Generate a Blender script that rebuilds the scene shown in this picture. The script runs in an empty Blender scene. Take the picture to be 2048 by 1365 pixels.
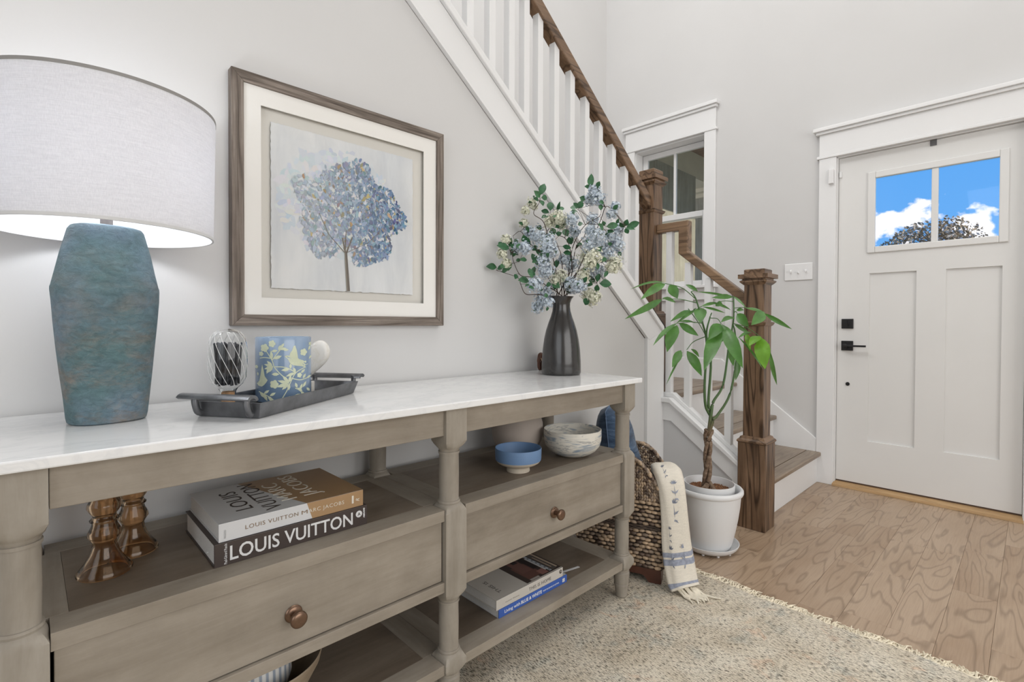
import bpy, bmesh, math, random
from mathutils import Vector, Matrix
random.seed(11)
PI = math.pi
SC = bpy.context.scene
COL = SC.collection

# ------------------------------------------------------------------ camera
cam_d = bpy.data.cameras.new('camera')
cam = bpy.data.objects.new('camera', cam_d)
COL.objects.link(cam)
_ya, _pi, _ro = math.radians(46.0851), math.radians(-0.7598), math.radians(0.18006)
_f = Vector((math.cos(_ya)*math.cos(_pi), math.sin(_ya)*math.cos(_pi), math.sin(_pi)))
_r = Vector((math.sin(_ya), -math.cos(_ya), 0))
_u = _r.cross(_f)
_R = math.cos(_ro)*_r + math.sin(_ro)*_u
_U = -math.sin(_ro)*_r + math.cos(_ro)*_u
m = Matrix.Identity(4)
for i in range(3):
    m[i][0] = _R[i]; m[i][1] = _U[i]; m[i][2] = -_f[i]
m[2][3] = 1.03
cam.matrix_world = m
cam_d.sensor_fit = 'HORIZONTAL'
cam_d.sensor_width = 36
cam_d.lens = 1006.58/2048*36
cam_d.shift_y = -20.54/2048
cam_d.clip_start = 0.02
SC.camera = cam

# ------------------------------------------------------------------ world, lights, exposure
SC.view_settings.view_transform = 'Standard'
SC.view_settings.look = 'None'
SC.view_settings.exposure = 0.0
SC.view_settings.gamma = 1.0
SC.view_settings.use_curve_mapping = False

def nd(t, typ, ins=None, **props):
    n = t.nodes.new(typ)
    for k, v in props.items():
        setattr(n, k, v)
    for k, v in (ins or {}).items():
        if isinstance(v, bpy.types.NodeSocket):
            t.links.new(v, n.inputs[k])
        else:
            n.inputs[k].default_value = v
    return n

def ramp(t, fac, stops, interp='LINEAR'):
    n = nd(t, 'ShaderNodeValToRGB', {'Fac': fac})
    n.color_ramp.interpolation = interp
    e = n.color_ramp.elements
    while len(e) < len(stops):
        e.new(0.5)
    for el, (p, c) in zip(e, stops):
        el.position = p
        el.color = (c[0], c[1], c[2], 1)
    return n.outputs['Color']

w = bpy.data.worlds.new('sky'); SC.world = w
w.use_nodes = True
wt = w.node_tree; wt.nodes.clear()
tc = nd(wt, 'ShaderNodeTexCoord')
mp = nd(wt, 'ShaderNodeMapping', {'Vector': tc.outputs['Generated'], 'Scale': (1, 1, 1.5), 'Location': (7.7, 1.1, 2.2)})
n1 = nd(wt, 'ShaderNodeTexNoise', {'Vector': mp.outputs[0], 'Scale': 12.0, 'Detail': 6, 'Roughness': .52})
sep = nd(wt, 'ShaderNodeSeparateXYZ', {'Vector': tc.outputs['Generated']})
low = nd(wt, 'ShaderNodeMapRange', {'Value': sep.outputs['Z'], 'From Min': 0.10, 'From Max': 0.225, 'To Min': 0.11, 'To Max': -0.13})
su = nd(wt, 'ShaderNodeMath', {0: n1.outputs['Fac'], 1: low.outputs[0]}, operation='ADD')
cl = ramp(wt, su.outputs[0], [(0.505, (0, 0, 0)), (0.55, (1, 1, 1))])
sk = ramp(wt, sep.outputs['Z'], [(0.0, (.17, .47, .95)), (0.30, (.11, .40, .93)), (0.8, (.08, .32, .86))])
mx = nd(wt, 'ShaderNodeMix', {'Factor': cl, 'A': sk, 'B': (1.15, 1.15, 1.2, 1)}, data_type='RGBA')
bg = nd(wt, 'ShaderNodeBackground', {'Strength': 1.0})
wt.links.new(mx.outputs['Result'], bg.inputs['Color'])
wo = nd(wt, 'ShaderNodeOutputWorld')
wt.links.new(bg.outputs[0], wo.inputs[0])

def area(name, loc, target, sx, sy, power, col=(1, 1, 1)):
    d = bpy.data.lights.new(name, 'AREA')
    d.shape = 'RECTANGLE'; d.size = sx; d.size_y = sy
    d.energy = power; d.color = col
    o = bpy.data.objects.new(name, d)
    COL.objects.link(o)
    o.location = loc
    o.rotation_euler = (Vector(target)-Vector(loc)).to_track_quat('-Z', 'Y').to_euler()
    return o

# large soft sources: added overhead fill, and added fills standing in for unseen daylight
area('ceiling_area_light', (1.9, 0.4, 4.95), (1.9, 0.4, 0), 3.4, 3.6, 60, (1, .985, .965))
area('front_fill_area_light', (0.9, -3.3, 1.9), (1.0, 1.0, 0.9), 3.6, 2.6, 92, (1, .99, .975))
area('side_fill_area_light', (-2.6, -0.6, 1.9), (1.5, 0.6, 0.8), 2.6, 2.4, 36, (.88, .94, 1.0))
area('landing_fill_area_light', (0.6, 2.15, 4.6), (2.6, 2.1, 1.5), 1.6, 0.8, 48, (1, 1, 1))
sd = bpy.data.lights.new('sun', 'SUN'); sd.energy = 4.5; sd.angle = .01; sd.color = (1, .95, .88)
so_ = bpy.data.objects.new('sun', sd); COL.objects.link(so_); so_.location = (-6, -4, 12)
so_.rotation_euler = Vector((-.03, .9, -.43)).to_track_quat('-Z', 'Y').to_euler()

# ------------------------------------------------------------------ mesh helpers
ORG = {}

class MB:
    def __init__(s):
        s.v = []; s.f = []; s.m = []
        s.cur = 0
    def add(s, vs, fs):
        b = len(s.v)
        s.v += [Vector(v) for v in vs]
        s.f += [tuple(b+i for i in f) for f in fs]
        s.m += [s.cur]*len(fs)
        return s
    def box(s, x0, x1, y0, y1, z0, z1):
        vs = [(x, y, z) for z in (z0, z1) for y in (y0, y1) for x in (x0, x1)]
        return s.add(vs, [(0, 2, 3, 1), (4, 5, 7, 6), (0, 1, 5, 4), (2, 6, 7, 3), (0, 4, 6, 2), (1, 3, 7, 5)])
    def obox(s, c, ax, ay, az):
        c, ax, ay, az = Vector(c), Vector(ax), Vector(ay), Vector(az)
        vs = [c + ax*i + ay*j + az*k for k in (-1, 1) for j in (-1, 1) for i in (-1, 1)]
        return s.add(vs, [(0, 2, 3, 1), (4, 5, 7, 6), (0, 1, 5, 4), (2, 6, 7, 3), (0, 4, 6, 2), (1, 3, 7, 5)])
    def prism(s, pts, axis, lo, hi):
        """pts 2D polygon; axis X: (y,z); Y: (x,z); Z: (x,y)"""
        n = len(pts)
        def mk(p, t):
            return {'X': (t, p[0], p[1]), 'Y': (p[0], t, p[1]), 'Z': (p[0], p[1], t)}[axis]
        vs = [mk(p, lo) for p in pts] + [mk(p, hi) for p in pts]
        fs = [tuple(range(n)), tuple(range(2*n-1, n-1, -1))]
        fs += [(i, i+n, (i+1) % n+n, (i+1) % n) for i in range(n)]
        return s.add(vs, fs)
    def lathe(s, prof, c=(0, 0, 0), seg=32, sx=1, sy=1, rot=0, cap0=True, cap1=True):
        c = Vector(c); vs = []; fs = []
        cr, sr = math.cos(rot), math.sin(rot)
        for r, z in prof:
            for i in range(seg):
                a = 2*PI*i/seg
                x, y = r*sx*math.cos(a), r*sy*math.sin(a)
                vs.append(c + Vector((x*cr-y*sr, x*sr+y*cr, z)))
        for j in range(len(prof)-1):
            for i in range(seg):
                k = (i+1) % seg
                fs.append((j*seg+i, j*seg+k, (j+1)*seg+k, (j+1)*seg+i))
        if cap0: fs.append(tuple(range(seg-1, -1, -1)))
        if cap1: fs.append(tuple((len(prof)-1)*seg+i for i in range(seg)))
        return s.add(vs, fs)
    def tube(s, pts, r, seg=8, flat=1.0, up=(0, 0, 1), cap=True):
        pts = [Vector(p) for p in pts]; n = len(pts)
        rs = r if isinstance(r, (list, tuple)) else [r]*n
        vs = []; fs = []
        up = Vector(up)
        for i, p in enumerate(pts):
            t = (pts[min(i+1, n-1)] - pts[max(i-1, 0)]).normalized()
            u_ = up if abs(t.dot(up)) < .95 else Vector((1, 0, 0))
            a = t.cross(u_).normalized(); b = a.cross(t).normalized()
            for k in range(seg):
                g = 2*PI*k/seg
                vs.append(p + a*rs[i]*math.cos(g) + b*rs[i]*flat*math.sin(g))
        for i in range(n-1):
            for k in range(seg):
                q = (k+1) % seg
                fs.append((i*seg+k, i*seg+q, (i+1)*seg+q, (i+1)*seg+k))
        if cap:
            fs.append(tuple(range(seg-1, -1, -1))); fs.append(tuple((n-1)*seg+k for k in range(seg)))
        return s.add(vs, fs)
    def ell(s, c, ax, ay, az, nu=8, nv=5):
        c, ax, ay, az = Vector(c), Vector(ax), Vector(ay), Vector(az)
        vs = [c-az]; fs = []
        for j in range(1, nv):
            p = -PI/2 + PI*j/nv
            for i in range(nu):
                a = 2*PI*i/nu
                vs.append(c + (ax*math.cos(a)+ay*math.sin(a))*math.cos(p) + az*math.sin(p))
        vs.append(c+az); L = len(vs)-1
        for i in range(nu):
            k = (i+1) % nu
            fs.append((0, 1+k, 1+i))
            for j in range(nv-2):
                fs.append((1+j*nu+i, 1+j*nu+k, 1+(j+1)*nu+k, 1+(j+1)*nu+i))
            fs.append((1+(nv-2)*nu+i, 1+(nv-2)*nu+k, L))
        return s.add(vs, fs)

def curve(pts, n=6):
    """Catmull-Rom through points"""
    P = [Vector(p) for p in pts]
    if len(P) < 3: 
        return [P[0].lerp(P[1], i/n) for i in range(n+1)]
    out = []
    for i in range(len(P)-1):
        a = P[i-1] if i else P[0]*2-P[1]
        b, c = P[i], P[i+1]
        d = P[i+2] if i+2 < len(P) else c*2-b
        for k in range(n):
            t = k/n
            out.append(.5*((2*b)+(c-a)*t+(2*a-5*b+4*c-d)*t*t+(3*b-a-3*c+d)*t**3))
    out.append(P[-1])
    return out

def build(name, mb, mat, parent=None, smooth=None, bevel=0, origin=None, seg=2, fixn=True):
    me = bpy.data.meshes.new(name)
    if parent is not None and origin is None:
        o0 = ORG[parent.name]
    elif origin is not None:
        o0 = Vector(origin)
    else:
        xs = [v.x for v in mb.v]; ys = [v.y for v in mb.v]; zs = [v.z for v in mb.v]
        o0 = Vector(((min(xs)+max(xs))/2, (min(ys)+max(ys))/2, min(zs)))
    me.from_pydata([v-o0 for v in mb.v], [], mb.f)
    mats = mat if isinstance(mat, (list, tuple)) else [mat]
    for mm in mats: me.materials.append(mm)
    if len(mats) > 1:
        me.polygons.foreach_set('material_index', mb.m)
    if fixn:
        bm = bmesh.new(); bm.from_mesh(me)
        bmesh.ops.recalc_face_normals(bm, faces=bm.faces)
        bm.to_mesh(me); bm.free()
    if smooth is not None:
        me.polygons.foreach_set('use_smooth', [True]*len(me.polygons))
        if smooth < 180:
            me.set_sharp_from_angle(angle=math.radians(smooth))
    me.update()
    o = bpy.data.objects.new(name, me)
    COL.objects.link(o)
    if parent is not None:
        o.parent = parent
        o.location = o0 - ORG[parent.name]
    else:
        o.location = o0
    ORG[o.name] = o0
    if bevel:
        b = o.modifiers.new('bevel', 'BEVEL')
        b.width = bevel; b.segments = seg; b.limit_method = 'ANGLE'; b.angle_limit = math.radians(40)
        b.harden_normals = False
    return o

def empty(name, loc):
    o = bpy.data.objects.new(name, None)
    o.empty_display_size = .05
    COL.objects.link(o); o.location = loc
    ORG[o.name] = Vector(loc)
    return o

def tag(o, label, cat, group=None, kind=None):
    o['label'] = label; o['category'] = cat
    if group: o['group'] = group
    if kind: o['kind'] = kind
    return o

def struct(o):
    o['kind'] = 'structure'; return o
def stuff(o):
    o['kind'] = 'stuff'; return o

def copy_part(src, parent, loc, name=None):
    c = src.copy(); COL.objects.link(c); c.parent = parent; c.location = Vector(loc) - ORG[parent.name]
    if name: c.name = name
    ORG[c.name] = Vector(loc)
    return c

def lettering(name, txt, size, o, vx, vy, mat, parent, ext=.0004, bold=0.0, spacing=1.0, align='LEFT', width=None, shear=0):
    cu = bpy.data.curves.new('t', 'FONT')
    cu.body = txt; cu.size = size; cu.extrude = ext; cu.offset = bold
    cu.space_character = spacing; cu.align_x = align; cu.shear = shear; cu.resolution_u = 3
    ob = bpy.data.objects.new('t', cu); COL.objects.link(ob)
    dg = bpy.context.evaluated_depsgraph_get()
    me = bpy.data.meshes.new_from_object(ob.evaluated_get(dg))
    bpy.data.objects.remove(ob); bpy.data.curves.remove(cu)
    vx, vy = Vector(vx).normalized(), Vector(vy).normalized(); vn = vx.cross(vy)
    xs = [v.co.x for v in me.vertices]
    k = 1.0
    if width: k = width/(max(xs)-min(xs))
    x0 = min(xs) if width else 0
    mb = MB()
    mb.v = [Vector(o) + vx*((v.co.x-x0)*k) + vy*v.co.y + vn*v.co.z for v in me.vertices]
    mb.f = [tuple(p.vertices) for p in me.polygons]; mb.m = [0]*len(mb.f)
    bpy.data.meshes.remove(me)
    return build(name, mb, mat, parent, fixn=False)

# ------------------------------------------------------------------ materials
MATS = {}
def new_mat(name):
    mt = bpy.data.materials.new(name); mt.use_nodes = True
    t = mt.node_tree; t.nodes.clear()
    out = nd(t, 'ShaderNodeOutputMaterial')
    b = nd(t, 'ShaderNodeBsdfPrincipled')
    t.links.new(b.outputs[0], out.inputs[0])
    MATS[name] = mt
    return mt, t, b

def setb(t, b, **k):
    names = {'col': 'Base Color', 'rough': 'Roughness', 'metal': 'Metallic', 'spec': 'Specular IOR Level', 'trans': 'Transmission Weight',
             'ior': 'IOR', 'alpha': 'Alpha', 'coat': 'Coat Weight', 'croug': 'Coat Roughness', 'normal': 'Normal', 'sss': 'Subsurface Weight', 'sheen': 'Sheen Weight'}
    for q, v in k.items():
        s = b.inputs[names[q]]
        if isinstance(v, bpy.types.NodeSocket): t.links.new(v, s)
        else: s.default_value = (v[0], v[1], v[2], 1) if q == 'col' else v

def bump(t, h, strength=.3, dist=.002):
    return nd(t, 'ShaderNodeBump', {'Height': h, 'Strength': strength, 'Distance': dist}).outputs[0]

def objco(t, scale=(1, 1, 1), rnd=False, rot=(0, 0, 0)):
    c = nd(t, 'ShaderNodeTexCoord').outputs['Object']
    if rnd:
        r = nd(t, 'ShaderNodeObjectInfo').outputs['Random']
        ml = nd(t, 'ShaderNodeMath', {0: r, 1: 37.0}, operation='MULTIPLY').outputs[0]
        cb = nd(t, 'ShaderNodeCombineXYZ', {0: ml, 1: ml, 2: ml}).outputs[0]
        c = nd(t, 'ShaderNodeVectorMath', {0: c, 1: cb}, operation='ADD').outputs[0]
    return nd(t, 'ShaderNodeMapping', {'Vector': c, 'Scale': scale, 'Rotation': rot}).outputs[0]

def noise(t, vec, scale, detail=4, rough=.5, dist=0):
    return nd(t, 'ShaderNodeTexNoise', {'Vector': vec, 'Scale': scale, 'Detail': detail, 'Roughness': rough, 'Distortion': dist}).outputs['Fac']

def plain(name, col, rough=.5, var=.06, scale=6, bs=0, bscale=200, **k):
    mt, t, b = new_mat(name)
    v = objco(t)
    n = noise(t, v, scale, 3)
    lo = [max(0, c*(1-var)) for c in col]; hi = [min(1, c*(1+var)) for c in col]
    setb(t, b, col=ramp(t, n, [(.3, lo), (.7, hi)]), rough=rough, **k)
    if bs: setb(t, b, normal=bump(t, noise(t, v, bscale, 2), bs, .001))
    return mt

def wood(name, dark, mid, light, axis, stretch=14, scale=5, rough=.5, lines=0.0, rnd=False, bs=.15, spec=.4, coat=0, fk=0):
    """grain runs along axis"""
    mt, t, b = new_mat(name)
    sc = [stretch]*3; sc['XYZ'.index(axis)] = 1.2
    v = objco(t, sc, rnd)
    n = noise(t, v, scale*.35, 6, .6, .6)
    c = ramp(t, n, [(.28, dark), (.5, mid), (.72, light)])
    fs = [stretch*9]*3; fs['XYZ'.index(axis)] = 4
    fine = noise(t, objco(t, fs, rnd), 1.5, 4, .7)
    fr = ramp(t, fine, [(.40, (.78-fk, .76-fk, .74-fk)), (.56+fk*.3, (1, 1, 1))])
    c = nd(t, 'ShaderNodeMix', {'Factor': .3+.5*bool(lines), 'A': c, 'B': fr}, data_type='RGBA', blend_type='MULTIPLY').outputs['Result']
    if lines:
        ls = [stretch*.55]*3; ls['XYZ'.index(axis)] = .75
        ln = noise(t, objco(t, ls, rnd), 1.1, 2, .5, .3)
        ml = nd(t, 'ShaderNodeMath', {0: ln, 1: 16.0}, operation='MULTIPLY').outputs[0]
        pp = nd(t, 'ShaderNodeMath', {0: ml, 1: 1.0}, operation='PINGPONG').outputs[0]
        lr = ramp(t, pp, [(.05, (.26, .23, .20)), (.40, (1, 1, 1))])
        c = nd(t, 'ShaderNodeMix', {'Factor': lines, 'A': c, 'B': lr}, data_type='RGBA', blend_type='MULTIPLY').outputs['Result']
    cl_ = ramp(t, noise(t, objco(t, (3, 3, 3), rnd), 1.3, 6, .68), [(.34, (.84, .83, .82)), (.66, (1.10, 1.10, 1.10))])
    c = nd(t, 'ShaderNodeMix', {'Factor': .9, 'A': c, 'B': cl_}, data_type='RGBA', blend_type='MULTIPLY').outputs['Result']
    setb(t, b, col=c, rough=rough, spec=spec, normal=bump(t, fine, bs, .001), coat=coat)
    return mt

M_wall = plain('wall_paint', (.64, .635, .63), .85, .015, 2, .06, 350)
M_wallg = plain('knee_wall_paint', (.62, .62, .625), .85, .015, 2, .06, 350)
M_trim = plain('white_trim_paint', (.80, .80, .80), .42, .012, 3)
M_door = plain('white_door_paint', (.74, .735, .72), .45, .012, 3)
M_ceil = plain('ceiling_paint', (.8, .8, .79), .9, .01, 2)
M_cw = {a: wood('weathered_wood_'+a.lower(), (.235, .200, .158), (.298, .260, .212), (.36, .318, .265), a, 6, 5, .5, 0.0, False, .08, .35) for a in 'XYZ'}
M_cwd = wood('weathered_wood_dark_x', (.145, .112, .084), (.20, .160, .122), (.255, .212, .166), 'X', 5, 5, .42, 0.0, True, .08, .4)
M_leg = wood('weathered_leg_wood', (.275, .244, .202), (.338, .305, .258), (.395, .36, .312), 'Z', 5, 5, .5, 0, False, .08, .35)
M_oakz = wood('stained_oak_z', (.105, .062, .036), (.185, .112, .066), (.275, .175, .108), 'Z', 16, 5, .38, .95, False, .2, .45)
M_oakx = wood('stained_oak_x', (.12, .072, .042), (.21, .13, .078), (.30, .19, .115), 'X', 16, 5, .36, .8, False, .2, .45)
M_oaky = wood('stained_oak_y', (.14, .085, .048), (.25, .155, .09), (.34, .22, .13), 'Y', 16, 5, .36, .6, False, .2, .45)
M_tread = wood('tread_oak', (.20, .148, .104), (.275, .212, .155), (.34, .27, .2), 'X', 12, 5, .35, .3, True, .12, .45)
M_frame = wood('grey_brown_frame_wood', (.22, .178, .150), (.31, .262, .225), (.39, .34, .295), 'X', 26, 5, .6, .55, False, .5, .3, fk=.4)
M_framez = wood('grey_brown_frame_wood_z', (.22, .178, .150), (.31, .262, .225), (.39, .34, .295), 'Z', 26, 5, .6, .55, False, .5, .3, fk=.4)

def plank_mat():
    mt, t, b = new_mat('oak_floor')
    v = objco(t, (1.5, 9, 9), True)
    n = noise(t, v, .9, 2, .45, .35)
    ml = nd(t, 'ShaderNodeMath', {0: n, 1: 24.0}, operation='MULTIPLY').outputs[0]
    pp = nd(t, 'ShaderNodeMath', {0: ml, 1: 1.0}, operation='PINGPONG').outputs[0]
    lr = ramp(t, pp, [(.0, (.62, .60, .57)), (.14, (.76, .745, .73)), (.34, (1, 1, 1))])
    big = noise(t, objco(t, (2, 6, 6), True), 1.3, 3)
    rn = nd(t, 'ShaderNodeObjectInfo').outputs['Random']
    ad = nd(t, 'ShaderNodeMath', {0: big, 1: nd(t, 'ShaderNodeMath', {0: rn, 1: .3}, operation='MULTIPLY').outputs[0]}, operation='ADD').outputs[0]
    c = ramp(t, ad, [(.35, (.355, .245, .160)), (.62, (.415, .302, .208)), (.95, (.47, .352, .252))])
    c = nd(t, 'ShaderNodeMix', {'Factor': .8, 'A': c, 'B': lr}, data_type='RGBA', blend_type='MULTIPLY').outputs['Result']
    fine = noise(t, objco(t, (6, 160, 160), True), 1.4, 3, .6)
    fr = ramp(t, fine, [(.38, (.86, .84, .82)), (.58, (1, 1, 1))])
    c = nd(t, 'ShaderNodeMix', {'Factor': .6, 'A': c, 'B': fr}, data_type='RGBA', blend_type='MULTIPLY').outputs['Result']
    setb(t, b, col=c, rough=.33, spec=.45, normal=bump(t, fine, .06, .001))
    return mt
M_plank = plank_mat()

def marble_mat(name, base, vein, scale, amt, rough):
    mt, t, b = new_mat(name)
    v = objco(t, (1, 1.5, 1))
    d = noise(t, v, scale*.6, 4, .6)
    v2 = nd(t, 'ShaderNodeVectorMath', {0: v, 1: nd(t, 'ShaderNodeCombineXYZ', {0: d, 1: d, 2: d}).outputs[0]}, operation='ADD').outputs[0]
    n = noise(t, v2, scale, 6, .6)
    r = nd(t, 'ShaderNodeMath', {0: n, 1: .5}, operation='SUBTRACT').outputs[0]
    r = nd(t, 'ShaderNodeMath', {0: r}, operation='ABSOLUTE').outputs[0]
    c = ramp(t, r, [(0, vein), (.035, [vein[i]*.35+base[i]*.65 for i in range(3)]), (.12, base)])
    cloud = noise(t, v, scale*.5, 3)
    cr = ramp(t, cloud, [(.35, (1-amt,)*3), (.6, (1, 1, 1))])
    c = nd(t, 'ShaderNodeMix', {'Factor': 1.0, 'A': c, 'B': cr}, data_type='RGBA', blend_type='MULTIPLY').outputs['Result']
    setb(t, b, col=c, rough=rough, spec=.5)
    return mt
M_marble = marble_mat('white_marble', (.84, .84, .835), (.76, .765, .77), 4.2, .05, .10)
M_heart = marble_mat('heart_marble', (.80, .785, .75), (.73, .70, .63), 7, .05, .4)

def lamp_mat():
    mt, t, b = new_mat('teal_blue_ceramic')
    v = objco(t, (7, 7, 13))
    n = noise(t, v, 1.6, 8, .72, .3)
    pz = nd(t, 'ShaderNodeSeparateXYZ', {'Vector': objco(t)}).outputs['Z']
    big = noise(t, objco(t, (6, 6, 6)), 1.5, 4)
    c1 = ramp(t, big, [(.36, (.105, .180, .190)), (.5, (.125, .195, .222)), (.66, (.165, .235, .295))])
    br = ramp(t, n, [(.46, (0, 0, 0)), (.64, (1, 1, 1))])
    hz = ramp(t, pz, [(.10, (1, 1, 1)), (.30, (.25, .25, .25))])
    fm = nd(t, 'ShaderNodeMath', {0: br, 1: hz}, operation='MULTIPLY').outputs[0]
    fm = nd(t, 'ShaderNodeMath', {0: fm, 1: .8}, operation='MULTIPLY').outputs[0]
    c = nd(t, 'ShaderNodeMix', {'Factor': fm, 'A': c1, 'B': (.24, .20, .165, 1)}, data_type='RGBA').outputs['Result']
    f2 = noise(t, objco(t, (34, 34, 60)), 1.5, 6, .75, .6)
    fr = ramp(t, f2, [(.35, (.70, .72, .74)), (.65, (1.2, 1.2, 1.2))])
    c = nd(t, 'ShaderNodeMix', {'Factor': .9, 'A': c, 'B': fr}, data_type='RGBA', blend_type='MULTIPLY').outputs['Result']
    setb(t, b, col=c, rough=.62, spec=.3, normal=bump(t, f2, .9, .004))
    return mt
M_lamp = lamp_mat()

def linen(name, col, translucent, sc=900):
    mt, t, b = new_mat(name)
    co = nd(t, 'ShaderNodeTexCoord').outputs['Object']
    h1 = noise(t, objco(t, (40, 40, 620)), 1, 3, .6)
    h2 = noise(t, objco(t, (900, 900, 160)), 1, 2, .6)
    h = nd(t, 'ShaderNodeMath', {0: h1, 1: h2}, operation='ADD').outputs[0]
    hh = nd(t, 'ShaderNodeMath', {0: h, 1: .5}, operation='MULTIPLY').outputs[0]
    c = ramp(t, hh, [(.34, [x*.80 for x in col]), (.62, col)])
    setb(t, b, col=c, rough=.9, spec=.1, normal=bump(t, h, .25, .001))
    if translucent:
        tr = nd(t, 'ShaderNodeBsdfTranslucent', {'Color': (.95, .95, 1.0, 1)})
        mxs = nd(t, 'ShaderNodeMixShader', {0: translucent, 1: b.outputs[0], 2: tr.outputs[0]})
        out = [n for n in t.nodes if n.type == 'OUTPUT_MATERIAL'][0]
        t.links.new(mxs.outputs[0], out.inputs[0])
    return mt
M_shade = linen('linen_shade', (.72, .715, .71), .20)
M_lining = plain('shade_lining', (.86, .86, .88), .8, .01)
M_grey_tape = plain('grey_tape', (.27, .26, .25), .8)
M_metal_dark = plain('dark_pewter', (.165, .168, .176), .36, .25, 30, .1, 160, metal=.7)
M_black = plain('black_metal', (.012, .012, .013), .4, .1)
M_bronze = plain('antique_bronze', (.20, .125, .085), .32, .2, 40, metal=.85)
M_nickel = plain('lamp_neck_metal', (.24, .22, .21), .35, .05, metal=.9)
M_vase = plain('charcoal_glazed_vase', (.026, .024, .023), .24, .25, 9, .05, 40, spec=.6, coat=.2)
M_white_plastic = plain('white_plastic', (.80, .80, .80), .35, .01)
M_pot = plain('white_pot_plastic', (.76, .765, .77), .4, .012)
M_clear = None
def glass(name, col, rough=0.0, ior=1.45, trans=1.0):
    mt, t, b = new_mat(name)
    setb(t, b, col=col, rough=rough, ior=ior, trans=trans, spec=.5)
    return mt
M_amber = glass('amber_glass', (.80, .60, .41), .0, 1.38)
M_cloche = glass('clear_glass', (.98, .985, .98), 0.0, 1.33)
def pane_mat(name='window_pane', ior=1.25):
    mt, t, b = new_mat(name)
    tr = nd(t, 'ShaderNodeBsdfTransparent', {'Color': (1, 1, 1, 1)})
    gl = nd(t, 'ShaderNodeBsdfGlossy', {'Roughness': .02, 'Color': (1, 1, 1, 1)})
    fr = nd(t, 'ShaderNodeFresnel', {'IOR': ior})
    mxs = nd(t, 'ShaderNodeMixShader', {0: fr.outputs[0], 1: tr.outputs[0], 2: gl.outputs[0]})
    out = [n for n in t.nodes if n.type == 'OUTPUT_MATERIAL'][0]
    t.links.new(mxs.outputs[0], out.inputs[0])
    return mt
M_pane = pane_mat()
M_glaze = pane_mat('picture_glazing', 1.06)
M_cork = plain('cork', (.50, .29, .15), .8, .3, 120, .4, 150)
M_match = plain('matchstick', (.055, .058, .068), .8, .5, 60)
M_matchhead = plain('match_head', (.035, .04, .055), .7, .3, 60)
M_paper = plain('page_block', (.68, .67, .65), .8, .06, 300)
# ------------------------------------------------------------------ plant and flower layout (metres)
CLUSTERS= [('b', 1.571, 1.179, 1.539, 0.026), ('b', 1.561, 1.151, 1.507, 0.025), ('b', 1.584, 1.21, 1.517, 0.024), ('b', 1.614, 1.113, 1.48, 0.017), ('b', 1.59, 1.111, 1.447, 0.019), ('b', 1.534, 1.258, 1.438, 0.027), ('b', 1.676, 1.265, 1.46, 0.027), ('b', 1.732, 1.178, 1.417, 0.02), ('b', 1.489, 1.401, 1.388, 0.038), ('b', 1.437, 1.3, 1.344, 0.036), ('b', 1.399, 1.424, 1.336, 0.023), ('b', 1.384, 1.366, 1.324, 0.025), ('b', 1.438, 1.284, 1.309, 0.031), ('b', 1.555, 1.155, 1.366, 0.033), ('b', 1.554, 1.185, 1.336, 0.034), ('b', 1.701, 1.241, 1.349, 0.036), ('b', 1.721, 1.196, 1.382, 0.036), ('b', 1.73, 1.181, 1.35, 0.031), ('b', 1.699, 1.207, 1.31, 0.033), ('b', 1.423, 1.304, 1.271, 0.031), ('b', 1.446, 1.314, 1.236, 0.032), ('b', 1.544, 1.308, 1.291, 0.022), ('b', 1.582, 1.3, 1.272, 0.033), ('b', 1.663, 1.256, 1.248, 0.034), ('b', 1.689, 1.238, 1.249, 0.022), ('b', 1.383, 1.312, 1.181, 0.031), ('b', 1.493, 1.35, 1.159, 0.032), ('b', 1.486, 1.373, 1.125, 0.032), ('b', 1.449, 1.362, 1.097, 0.024), ('b', 1.432, 1.289, 1.116, 0.021), ('b', 1.538, 1.269, 1.188, 0.031), ('b', 1.503, 1.197, 1.174, 0.026), ('b', 1.62, 1.319, 1.177, 0.023), ('b', 1.478, 1.44, 1.409, 0.022), ('b', 1.564, 1.269, 1.398, 0.021), ('b', 1.568, 1.196, 1.394, 0.021), ('w', 1.495, 1.438, 1.528, 0.02), ('w', 1.427, 1.409, 1.481, 0.017), ('w', 1.497, 1.428, 1.514, 0.016), ('w', 1.463, 1.451, 1.44, 0.017), ('w', 1.489, 1.331, 1.436, 0.026), ('w', 1.497, 1.297, 1.449, 0.03), ('w', 1.534, 1.312, 1.435, 0.024), ('w', 1.35, 1.442, 1.359, 0.022), ('w', 1.305, 1.409, 1.299, 0.019), ('w', 1.335, 1.419, 1.265, 0.017), ('w', 1.637, 1.271, 1.301, 0.034), ('w', 1.538, 1.152, 1.285, 0.031), ('w', 1.526, 1.164, 1.26, 0.027), ('w', 1.692, 1.165, 1.274, 0.033), ('w', 1.625, 1.134, 1.249, 0.023), ('w', 1.523, 1.301, 1.215, 0.03), ('w', 1.498, 1.308, 1.205, 0.022), ('w', 1.555, 1.217, 1.216, 0.026), ('w', 1.672, 1.285, 1.151, 0.027), ('w', 1.561, 1.169, 1.138, 0.025), ('w', 1.59, 1.201, 1.123, 0.021)]
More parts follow.
